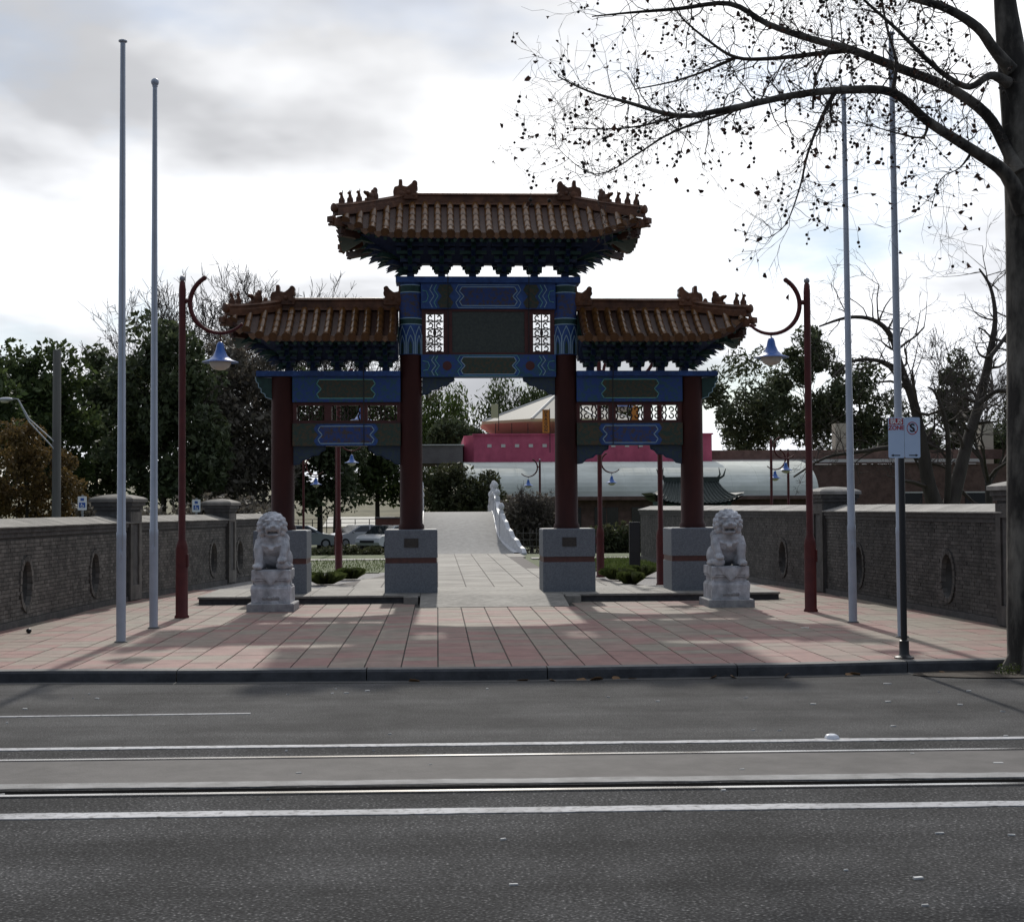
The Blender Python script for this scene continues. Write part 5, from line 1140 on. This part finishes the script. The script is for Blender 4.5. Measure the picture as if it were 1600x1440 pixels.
# the plane tree at the kerb on the right
RS = 1.0; LS = .8
Yp = 15.5; tp = AT(1618, 1046, Yp); org = Vector((tp.x, Yp, ZR)); t = thing('plane_tree', tuple(org), 'leafless plane tree with seed balls at the right kerb', 'tree')
m = MB(); S, SR = limb_px(m, [(1620, 1062, 54), (1618, 1030, 43), (1611, 940, 37), (1609, 800, 35), (1606, 500, 33), (1598, 260, 29), (1582, 100, 23), (1570, 0, 17), (1562, -120, 12), (1548, -260, 8), (1530, -380, 4)], Yp, Yp+.3, org, 16)
q = random.Random(77)
for k in range(9): a = 2*math.pi*k/9+q.random(); m.tube([(S[3].x+.12*math.cos(a), .12*math.sin(a), .35), (S[3].x+.30*math.cos(a), .30*math.sin(a), .05), (S[3].x+.48*math.cos(a), .48*math.sin(a), -.06)], [.11, .08, .03], 6)
m.build('trunk', M_plane, t, smooth=60)
limbs = [([(1600, 330, 17), (1572, 272, 14), (1520, 235, 11), (1450, 190, 9.5), (1395, 145, 9), (1320, 141, 8), (1240, 149, 7), (1130, 172, 6), (1060, 181, 5), (980, 160, 3.6), (920, 143, 2.2), (872, 120, 1.2)], Yp, 14.2),
    ([(1592, 270, 14), (1570, 228, 12), (1540, 178, 11), (1480, 136, 10), (1400, 105, 9), (1330, 78, 8), (1270, 62, 7), (1200, 38, 6), (1140, 6, 5), (1060, 14, 3.8), (985, 20, 2.4), (925, 26, 1.2)], Yp, 16.6),
    ([(1330, 78, 5), (1260, 86, 4.6), (1200, 92, 4), (1150, 90, 3.5), (1110, 66, 2.6), (1062, 24, 1.8), (1040, -20, 1)], 16.2, 16.8),
    ([(1580, 110, 12), (1552, 76, 11), (1528, 44, 10), (1480, 14, 8.5), (1420, -4, 7), (1340, -30, 5), (1240, -60, 3)], Yp, 15.0),
    ([(1575, 130, 10), (1548, 118, 8), (1515, 136, 6.5), (1480, 120, 5.5), (1445, 90, 4.6), (1400, 45, 3.6), (1352, 2, 2.6), (1310, -40, 1.5)], Yp, 14.6),
    ([(1305, 143, 4.4), (1282, 188, 3.4), (1262, 240, 2.6), (1250, 292, 1.8), (1228, 350, 1.1), (1200, 372, .7)], 14.9, 14.5),
    ([(1240, 150, 4.2), (1150, 172, 3.2), (1055, 205, 2.6), (1000, 238, 1.9), (955, 266, 1.4), (920, 270, 1.0), (880, 240, .7), (862, 215, .5)], 14.9, 14.4),
    ([(1150, 90, 3), (1100, 112, 2.4), (1050, 128, 1.8), (990, 140, 1.2)], 16.7, 16.9), ([(1060, 181, 2.6), (1010, 195, 2.1), (955, 202, 1.5), (890, 200, .8)], 14.6, 14.1),
    ([(1270, 170, 2.2), (1275, 120, 2.2), (1300, 60, 1.6), (1290, 0, 1)], 15.1, 15.6), ([(1395, 145, 4), (1400, 95, 3.2), (1385, 40, 2.4), (1375, -20, 1.6)], 15.3, 15.6), ([(1450, 190, 3.4), (1440, 215, 2.4), (1390, 205, 1.5), (1340, 190, .9)], 15.3, 15.0), ([(1520, 235, 3), (1500, 262, 1.5), (1470, 280, 1), (1455, 325, .7)], 15.4, 15.2)]
tw = MB(); leaves = MB(); balls = MB(); tipsL = []
for li, (pts, ya, yb) in enumerate(limbs):
    lm = MB(); S, SR = limb_px(lm, [(a_, b_, c_*(LS if k_ else 1)) for k_, (a_, b_, c_) in enumerate(pts)], ya, yb, org, 9 if pts[0][2] > 5 else 6); lm.build('limb', M_plane if pts[0][2] > 5 else M_bark, t, smooth=60)
    start = 9 if pts[0][2] > 8 else 1
    for i in range(start, len(S)-1):
        for _ in range(3):
            if q.random() < .62:
                d = (S[i+1]-S[i]).normalized(); dn = -.35 if q.random() < .6 else .5
                branch(tw, S[i], d*.5+Vector((q.gauss(0, .55), q.gauss(0, .5), dn+q.gauss(0, .35))), q.uniform(.20, .50), max(.0036, min(.009, SR[i]*.35)), 2, q, .5, -.02, .30, 4, tipsL, .0022, .8, (1, 2), 4)
    tipsL.append((S[-1], d))
leafpts = [(0, -.6), (.25, -.4), (.45, -.1), (.38, .2), (.2, .45), (.05, .8), (-.16, .5), (-.42, .3), (-.35, -.05), (-.22, -.4)]
for p, d in tipsL:
    u = q.random()
    if u < .24:
        c = p; s_ = q.uniform(.030, .062); A = Vector((q.gauss(0, 1), q.gauss(0, 1), q.gauss(0, 1))).normalized(); B_ = A.cross(Vector((q.gauss(0, 1), q.gauss(0, 1), q.gauss(0, 1)))).normalized(); N_ = A.cross(B_)
        leaves.poly([c+A*x*s_+B_*(y-.4)*s_+N_*s_*(1.5*x*x-.5*y*y) for x, y in leafpts])
    elif u < .36:
        ln = q.uniform(.04, .12)
        for k in range(q.choice((1, 1, 2, 2, 3))):
            c = p+Vector((q.gauss(0, .015), q.gauss(0, .015), -ln-.045*k)); tw.tube([p, c], .0016, 3, False); balls.ball(c, q.uniform(.013, .021), 8, 6)
tag(tw.build('twigs', M_twig, t), kind='stuff'); tag(leaves.build('dead_leaves', mat('plane_leaf', (.05, .018, .010), .8, (.11, .045, .022), 5.0, island=.4), t), kind='stuff'); tag(balls.build('seed_balls', mat('seed_ball', (.025, .018, .013), .9), t, smooth=True), kind='stuff')
b = MB(); n = 20; q = random.Random(8)
ring = [(org.x-.25+1.15*math.cos(2*math.pi*k/n)*(1+.12*q.random()), 15.35+.36*math.sin(2*math.pi*k/n)*(1+.2*q.random()), ZR+.012) for k in range(n)]; b.poly(ring); tag(b.build('tree_pit', mat('pit_soil', (.03, .022, .014), .95, (.06, .045, .03), 10.0, .6, 30)), kind='structure')
rng = np.random.default_rng(5); V, Q = leaf_cloud([(org.x-.45+.12*k, 15.28+.03*(k % 3), ZR+.03) for k in range(8)], [.10]*8, 1500, .016, rng, .4); V[:, 2] = np.maximum(V[:, 2], ZR+.012)
tag(link('pit_weeds', npmesh('pit_weeds', V, Q, L_tuft)), 'green weeds growing at the foot of the plane tree', 'weeds', kind='stuff')
# tussocks at the lamp posts
for k, (px_, py_, rr, lab) in enumerate(((508, 912, .42, 'grass tussock left of the lamp post in the left bay'), (548, 904, .34, 'grass tussock right of the lamp post in the left bay'), (965, 905, .40, 'leftmost grass tussock in the right bay'), (1000, 900, .36, 'grass tussock at the foot of the tall black board'), (985, 912, .30, 'nearest grass tussock in the right bay'))):
    p = G(px_, py_); N_ = 700; rng = np.random.default_rng(70+k); a = rng.uniform(0, 6.28, N_); r0_ = rng.random(N_)**.7*rr*.5; h = rng.uniform(.18, .36, N_); sp = rng.uniform(.1, 1.0, N_)*rr*.8
    bx, by = r0_*np.cos(a), r0_*np.sin(a); wx, wy = -np.sin(a)*.006, np.cos(a)*.006
    V = np.stack([np.stack([bx-wx, by-wy, 0*h], 1), np.stack([bx+wx, by+wy, 0*h], 1), np.stack([bx+np.cos(a)*sp*.5+wx, by+np.sin(a)*sp*.5+wy, h*.8], 1), np.stack([bx+np.cos(a)*sp, by+np.sin(a)*sp, h*.72], 1)], 1).reshape(-1, 3)
    tag(link('grass_tussock', npmesh('grass_tussock', V, np.arange(4*N_).reshape(-1, 4), L_tuft), None, (p.x, p.y, 0)), lab, 'plant', 'tussocks behind the gate')

# ------------------------------------------------------------------ museum and far buildings
M_pink = mat('pink_render', (.52, .095, .165), .8, (.60, .12, .20), 2.0, .1, stain=(.6, .3, (1, 1, .4))); M_vault = mat('vault_metal', (.56, .58, .52), .85, (.64, .66, .60), .8, spec=.15, stain=(.7, .2, (.3, 1, 1))); M_cream = mat('cream', (.50, .46, .36), .7); M_yellow = mat('eave_yellow', (.55, .50, .30), .7); M_orange = mat('banner_orange', (.58, .20, .03), .7)
M_bbrick = mat('museum_brick', (.10, .058, .045), .85, (.17, .10, .08), 2.5, .2); M_grey = mat('grey_render', (.15, .13, .125), .85, (.20, .18, .17), 1.5); M_glass = mat('dark_glass', (.015, .016, .018), .15); M_trimw = mat('trim_white', (.62, .60, .55), .6)
mu = thing('museum', (10.5, 100, -1.25), 'low museum with pink parapet, pale vaulted roof and octagonal lantern', 'building'); ox, oy, oz = 10.5, 100, -1.25
def mbx(name, m_, x0, x1, y0, y1, z0, z1, par=mu): b = MB(); b.box(x0-ox, x1-ox, y0-oy, y1-oy, z0-oz, z1-oz); return b.build(name, m_, par)
b = MB(); P = [(2.6, 99.6), (19.6, 99.6), (19.6, 112), (1.9, 112), (1.9, 100.5)]; b.prism([(x-ox, y-oy) for x, y in P], 4.85-oz, 6.85-oz, 'z'); pk = b.build('parapet', M_pink, mu); mbx('coping', M_pink, 2.5, 19.7, 99.5, 99.9, 6.851, 6.95, pk)
for k in range(16): mbx('vent', M_trimw, 3.55+.98*k, 3.85+.98*k, 99.54, 99.595, 5.98, 6.2, pk)
# quarter-round vault
b = MB(); n = 14; prof = [(99.55-6.2*math.sin(math.pi/2*k/n), 2.42+2.50*math.cos(math.pi/2*k/n)**.9) for k in range(n+1)]
for (ya, za), (yb, zb) in zip(prof, prof[1:]): b.poly([(1.8-ox, ya-oy, za-oz), (1.8-ox, yb-oy, zb-oz), (25.6-ox, yb-oy, zb-oz), (25.6-ox, ya-oy, za-oz)])
for x in (1.8, 25.6): b.poly([(x-ox, y-oy, z-oz) for y, z in prof]+[(x-ox, 99.55-oy, 2.42-oz)])
b.build('vault', M_vault, mu)
for k in range(13): x = 3.6+1.8*k; b = MB(); b.tube([(x-ox, y-oy-.0, z-oz+.0) for y, z in prof], .012, 4); b.build('seam', M_vault, mu)
mbx('gutter', M_bbrick, 1.6, 25.8, 93.0, 93.5, 2.18, 2.41); mbx('wall', M_bbrick, 1.8, 25.6, 93.9, 99.5, -1.25, 2.41)
for k in range(9): w_ = mbx('window', M_glass, 3.0+2.5*k, 4.6+2.5*k, 93.84, 93.898, -.6, 1.7); mbx('mullion', M_bbrick, 3.77+2.5*k, 3.83+2.5*k, 93.81, 93.838, -.6, 1.7, w_)
mbx('hall', M_bbrick, 1.9, 25.6, 99.62, 112, -1.25, 4.84); mbx('roof_band', M_bbrick, 19.72, 47, 103, 104, 5.15, 5.85); mbx('roof_strip', M_trimw, 19.72, 40, 101.2, 103, 4.85, 5.10); mbx('wing_wall', M_bbrick, 25.7, 47, 101, 112, -1.25, 4.72); mbx('roof_band', M_bbrick, 19.72, 40, 100.9, 101.19, 4.74, 4.86)
for x in (28.5, 33.5, 38.5, 43): w_ = mbx('window', M_glass, x, x+1.8, 100.93, 100.998, .5, 2.6); mbx('frame', M_trimw, x-.08, x+1.88, 100.90, 100.929, 2.6, 2.7, w_)
for x in (30.4, 41.7): mbx('chimney', M_cream, x, x+1.0, 106, 107, 4.8, 8.0)
# octagonal lantern
cx, cy, er = 9.15, 106.0, 6.3
def octp(r, z): return [(cx+r*math.cos(math.pi/8+k*math.pi/4)-ox, cy+r*math.sin(math.pi/8+k*math.pi/4)-oy, z-oz) for k in range(8)]
A, T_ = octp(er, 8.05), (cx-ox, cy-oy, 10.35-oz)
b = MB(); [b.poly([A[k], A[(k+1) % 8], T_]) for k in range(8)]; rf = b.build('lantern_roof', mat('lantern_sheet', (.25, .24, .205), .7), mu)
b = MB(); [b.tube([A[k], T_], .09, 5) for k in range(8)]; b.build('hip_rib', M_trimw, rf)
b = MB(); A2, A3 = octp(er, 7.85), octp(er-1.5, 7.05)
for k in range(8): b.poly([A[k], A2[k], A2[(k+1) % 8], A[(k+1) % 8]]); b.poly([A2[k], A3[k], A3[(k+1) % 8], A2[(k+1) % 8]])
b.build('eave', M_yellow, rf)
b = MB(); A4 = octp(er-1.5, 6.0); [b.poly([A3[k], A4[k], A4[(k+1) % 8], A3[(k+1) % 8]]) for k in range(8)]; b.build('drum', M_cream, mu)
for k in range(14): b = MB(); x = 3.0+1.15*k; b.tube([(x-ox, 99.7-oy, 6.9-oz), (x-ox, 99.7-oy, 7.7-oz)], .025, 4); b.build('railing_post', M_black, mu)
for k, (px_, py_, w, h, txt) in enumerate(((853, 658, .5, 1.65, 'DRAGON'), (991, 652, .5, 1.65, None), (773, 642, .5, 1.0, None))):
    Y = 99.3; p = AT(px_, py_, Y); t = thing('banner', (p.x, Y, p.z-h/2), ('orange banner with vertical lettering beside the right column', 'orange banner glimpsed through the right bay lattice', 'small yellow banner at the left corner of the lantern')[k], 'banner')
    b = MB(); b.box(-w/2, w/2, -.02, .02, 0, h); bo = b.build('cloth', M_orange if k < 2 else M_yellow, t); b = MB(); b.tube([(w/2+.03, .03, -1.4+(.5 if k == 2 else 0)), (w/2+.03, .03, h+.1)], .03, 6); b.build('pole', M_black, t)
    if txt:
        for i, ch in enumerate(txt): link('lettering', text_mesh(ch, .30, M_sblk), bo, (0, -.0235, h-.17-.262*i))
# flat canopy to the left of the museum
ca = thing('flat_canopy', (-1.2, 99, -1.25), 'grey flat-roofed shed left of the pink parapet', 'building')
b = MB(); b.box(-1.3, 3.0, 0, 8, 6.1, 7.35); b.build('roof', M_grey, ca); b = MB(); b.box(-1.25, -.7, .2, 8, 0, 6.1); b.build('wall', M_bbrick, ca); [MB().box(x, x+.2, .2, .4, 0, 6.1).build('post', M_grey, ca) for x in (1.2, 2.7)]
b = MB(); b.box(-1.4, 3.1, -.1, 8.1, 7.351, 7.43); b.build('trim', M_trimw, ca)
# small green-roofed garden pavilion
pv = thing('garden_pavilion', (10.9, 60, -1.2), 'small garden pavilion with dark green upturned roof at the right', 'pavilion'); M_pg = mat('pavilion_tile', (.018, .029, .025), .6, (.036, .05, .042), 8.0, .3)
b = MB(); n = 20
def pvz(u, t): return 4.02-.95*(1-(1-t)**1.7)+.45*abs(u)**4*t*t
for sg in (-1, 1):
    for i in range(n):
        for j in range(6):
            q_ = []
            for a_, c_ in ((i, j), (i+1, j), (i+1, j+1), (i, j+1)): u, t_ = -1+2*a_/n, c_/6; q_.append((u*(1.15+.8*t_), sg*1.6*t_, pvz(u, t_)))
            b.poly(q_); b.poly([(x, y, z-.08) for x, y, z in q_[::-1]])
for sg in (-1, 1):
    for j in range(6):
        ta, tb = j/6, (j+1)/6; b.poly([(sg*(1.15+.8*ta), -1.6*ta, pvz(1, ta)), (sg*(1.15+.8*tb), -1.6*tb, pvz(1, tb)), (sg*(1.15+.8*tb), 1.6*tb, pvz(1, tb)), (sg*(1.15+.8*ta), 1.6*ta, pvz(1, ta))])
rf = b.build('roof', M_pg, pv); b = MB(); [b.tube([(u*(1.15+.8*t_), -1.6*t_, pvz(u, t_)+.02) for t_ in (0, .25, .5, .75, 1)], .035, 5) for u in [-.95+.1*k for k in range(20)]]; tag(b.build('tile_rows', M_pg, rf), kind='stuff')
b = MB(); b.box(-1.2, 1.2, -.09, .09, 3.98, 4.2); [b.tube([(s*1.15, 0, 4.1), (s*1.4, 0, 4.25), (s*1.5, 0, 4.55)], [.07, .05, .015], 6) for s in (-1, 1)]; [b.tube([(s*1.1, 0, 4.1), (s*1.25, 0, 4.3), (s*1.2, 0, 4.6)], [.06, .04, .012], 6) for s in (-1, 1)]; b.build('ridge', M_pg, rf)
for x in (-1.3, 1.3):
    for y in (-1, 1): b = MB(); b.lathe([(.12, 0), (.11, 3.3)], 10, (x, y, 0)); b.build('column', M_red, pv)
b = MB(); b.box(-1.5, 1.5, -1.1, 1.1, 2.85, 3.15); b.build('beam', M_green, pv)
# garden fence with trellis, brick box
fe = thing('trellis_fence', (4.6, 64, -1.25), 'dark trellis fence beside the bridge', 'fence')
for k in range(9): b = MB(); b.box(-1.0+.3*k-.015, -1.0+.3*k+.015, 0, .03, 0, 2.0); b.build('bar', mat('trellis_grey', (.13, .12, .11), .8), fe)
for k in range(6): b = MB(); b.box(-1.05, 1.45, -.02, -.002, .3+.3*k, .33+.3*k); b.build('rail', MATS['trellis_grey'], fe)
bb = thing('brick_enclosure', (AT(605, 808, 92).x, 92, -1.3), 'red brick enclosure behind the parked white car', 'enclosure'); b = MB(); b.box(-.75, 1.2, 0, 2, 0, 2.35); b.build('wall', mat('red_brick', (.15, .06, .045), .85, (.2, .085, .065), 3.0), bb); b = MB(); b.box(-.8, 1.25, -.05, 2.05, 2.351, 2.45); b.build('coping', M_grey, bb)
# pale sunlit lane and fence on the rising bank
for k, (x0, x1, ya, yb) in enumerate(((-10.2, -4.0, 126, 133), (-18, -10.5, 121, 123))):
    b = MB(); nn = 8
    for i in range(nn):
        y0_, y1_ = ya+(yb-ya)*i/nn, ya+(yb-ya)*(i+1)/nn; b.poly([(x0, y0_, ground_z(0, y0_)+.04), (x1, y0_, ground_z(0, y0_)+.04), (x1, y1_, ground_z(0, y1_)+.04), (x0, y1_, ground_z(0, y1_)+.04)])
    tag(b.build('lane', mat('lane_concrete', (.5, .48, .42), .8)), kind='structure')
fz = thing('wire_fence', (-9, 120, ground_z(0, 120)), 'low dark fence along the pale lane behind the cars', 'fence')
for k in range(9): b = MB(); b.box(-4+1.2*k, -3.93+1.2*k, 0, .07, -.1, 1.3); b.build('post', M_black, fz)
for z in (.5, .95, 1.25): b = MB(); b.box(-4, 5.7, .02, .06, z, z+.05); b.build('rail', M_black, fz)
# utility pole with street light
p = AT(88, 800, 55); up_ = thing('utility_pole', (p.x, 55, -.3), 'grey timber utility pole with street light arm at the far left', 'utility pole'); M_tim = mat('pole_timber', (.11, .105, .10), .9, (.17, .165, .155), 3.0, .4, 12, stretch=(1, 1, .1))
b = MB(); b.lathe([(.175, 0), (.165, 3), (.15, 8.2)], 14); b.build('pole', M_tim, up_, smooth=40)
e = AT(15, 626, 55)-Vector((p.x, 55, -.3)); s_ = AT(86, 690, 55)-Vector((p.x, 55, -.3)); M_gal = mat('galvanised_arm', (.42, .43, .45), .4, metallic=.5)
for dz in (0, -.28): b = MB(); b.tube([(s_.x, -.12, s_.z+dz*1.0), (s_.x*.45+e.x*.55, -.12, s_.z*.45+e.z*.55+dz*.4), (e.x+.35, -.12, e.z+.05), (e.x+.1, -.12, e.z+.08)], .028, 6); b.build('arm', M_gal, up_)
b = MB(); b.ball((e.x-.1, -.12, e.z+.04), (.30, .13, .09), 12, 8); lu = b.build('luminaire', M_gal, up_, smooth=True); b = MB(); b.ball((e.x-.14, -.12, e.z-.02), (.18, .10, .08), 10, 7); b.build('diffuser', M_globe, lu, smooth=True)

# ------------------------------------------------------------------ parked cars
M_tyre = mat('tyre', (.012, .012, .012), .85); M_rim = mat('rim', (.4, .4, .42), .35, metallic=.8); M_carg = mat('car_glass', (.02, .025, .03), .08, spec=.8); M_lamp = mat('headlight', (.6, .62, .65), .1)
def car(loc, rz, paint, label):
    t = thing('parked_car', loc, label, 'car', 'cars parked behind the garden', rz)
    low = [(-2.15, .32), (-2.2, .62), (-2.12, .92), (-1.5, .97), (1.05, .95), (1.75, .84), (2.1, .70), (2.16, .45), (2.05, .28), (1.75, .22), (-1.8, .22)]
    b = MB(); n = len(low); W = .86
    sec = [(-W, .0, .94), (-W*.97, .0, 1.0), (W*.97, .0, 1.0), (W, .0, .94)]
    L_ = [[(x*(.985 if k in (0, 3) else 1.0), y_, z*(1.0)) for x, z in low] for k, (y_, _, _) in enumerate(sec)]
    for A, B_ in zip(L_, L_[1:]):
        for k in range(n): b.poly([A[k], A[(k+1) % n], B_[(k+1) % n], B_[k]])
    b.poly(L_[0]); b.poly(L_[-1][::-1]); body = b.build('body', paint, t, smooth=30)
    cab = [(-1.75, .95), (-1.25, 1.38), (-.7, 1.46), (.15, 1.44), (1.12, .94)]; b = MB(); n = len(cab); f = lambda z: .84-.22*(z-.95)
    A, B_ = [(x, -f(z), z) for x, z in cab], [(x, f(z), z) for x, z in cab]
    for k in range(n-1): b.cur = 0 if k in (1, 2) else 1; b.poly([A[k], B_[k], B_[k+1], A[k+1]])
    b.cur = 0; b.poly(A); b.poly(B_[::-1]); cb = b.build('cabin', [paint, M_carg], body)
    for s in (-1, 1):
        for poly in (((-1.5, 1.0), (-1.2, 1.33), (-.62, 1.39), (-.55, 1.0)), ((-.47, 1.0), (-.52, 1.39), (.1, 1.38), (.85, 1.0))):
            b = MB(); b.poly([(x, s*(f(z)+.004), z) for x, z in (poly if s < 0 else poly[::-1])]); b.build('side_window', M_carg, cb)
        for x in (-1.35, 1.32):
            b = MB(); Mr = Matrix.Translation((x, s*.78, .31)) @ Matrix.Rotation(R_(90), 4, 'X'); b.lathe([(.2, -.1), (.3, -.1), (.315, -.06), (.315, .06), (.3, .1), (.2, .1)], 20); b.v = [tuple(Mr @ Vector(v)) for v in b.v]; w_ = b.build('wheel', M_tyre, t, smooth=40)
            b = MB(); b.lathe([(.19, -.105), (.19, .105)], 16); b.v = [tuple(Mr @ Vector(v)) for v in b.v]; b.build('rim', M_rim, w_)
        b = MB(); b.ball((2.02, s*.62, .66), (.12, .17, .07), 10, 6); b.build('headlight', M_lamp, body, smooth=True); b = MB(); b.ball((.75, s*.93, 1.0), (.07, .09, .06), 8, 6); b.build('mirror', paint, body, smooth=True); b = MB(); b.ball((-2.12, s*.65, .8), (.06, .15, .09), 8, 6); b.build('tail_light', M_sred, body)
    b = MB(); b.box(2.10, 2.17, -.5, .5, .42, .58); b.build('grille', M_black, body)
M_silver = mat('paint_silver', (.36, .38, .40), .3, metallic=.5, coat=.6); M_carw = mat('paint_white', (.66, .67, .68), .3, coat=.7); M_card = mat('paint_pearl', (.50, .50, .52), .3, coat=.7)
car((AT(478, 840, 90).x, 90, -.78), R_(0), M_silver, 'silver parked car with its nose behind the left red post')
car((AT(558, 840, 92).x, 91, -.78), R_(215), M_card, 'pale parked car facing left in the left bay')
car((AT(602, 840, 86).x, 87, -.78), R_(240), M_carw, 'white parked car beside the left inner pedestal')
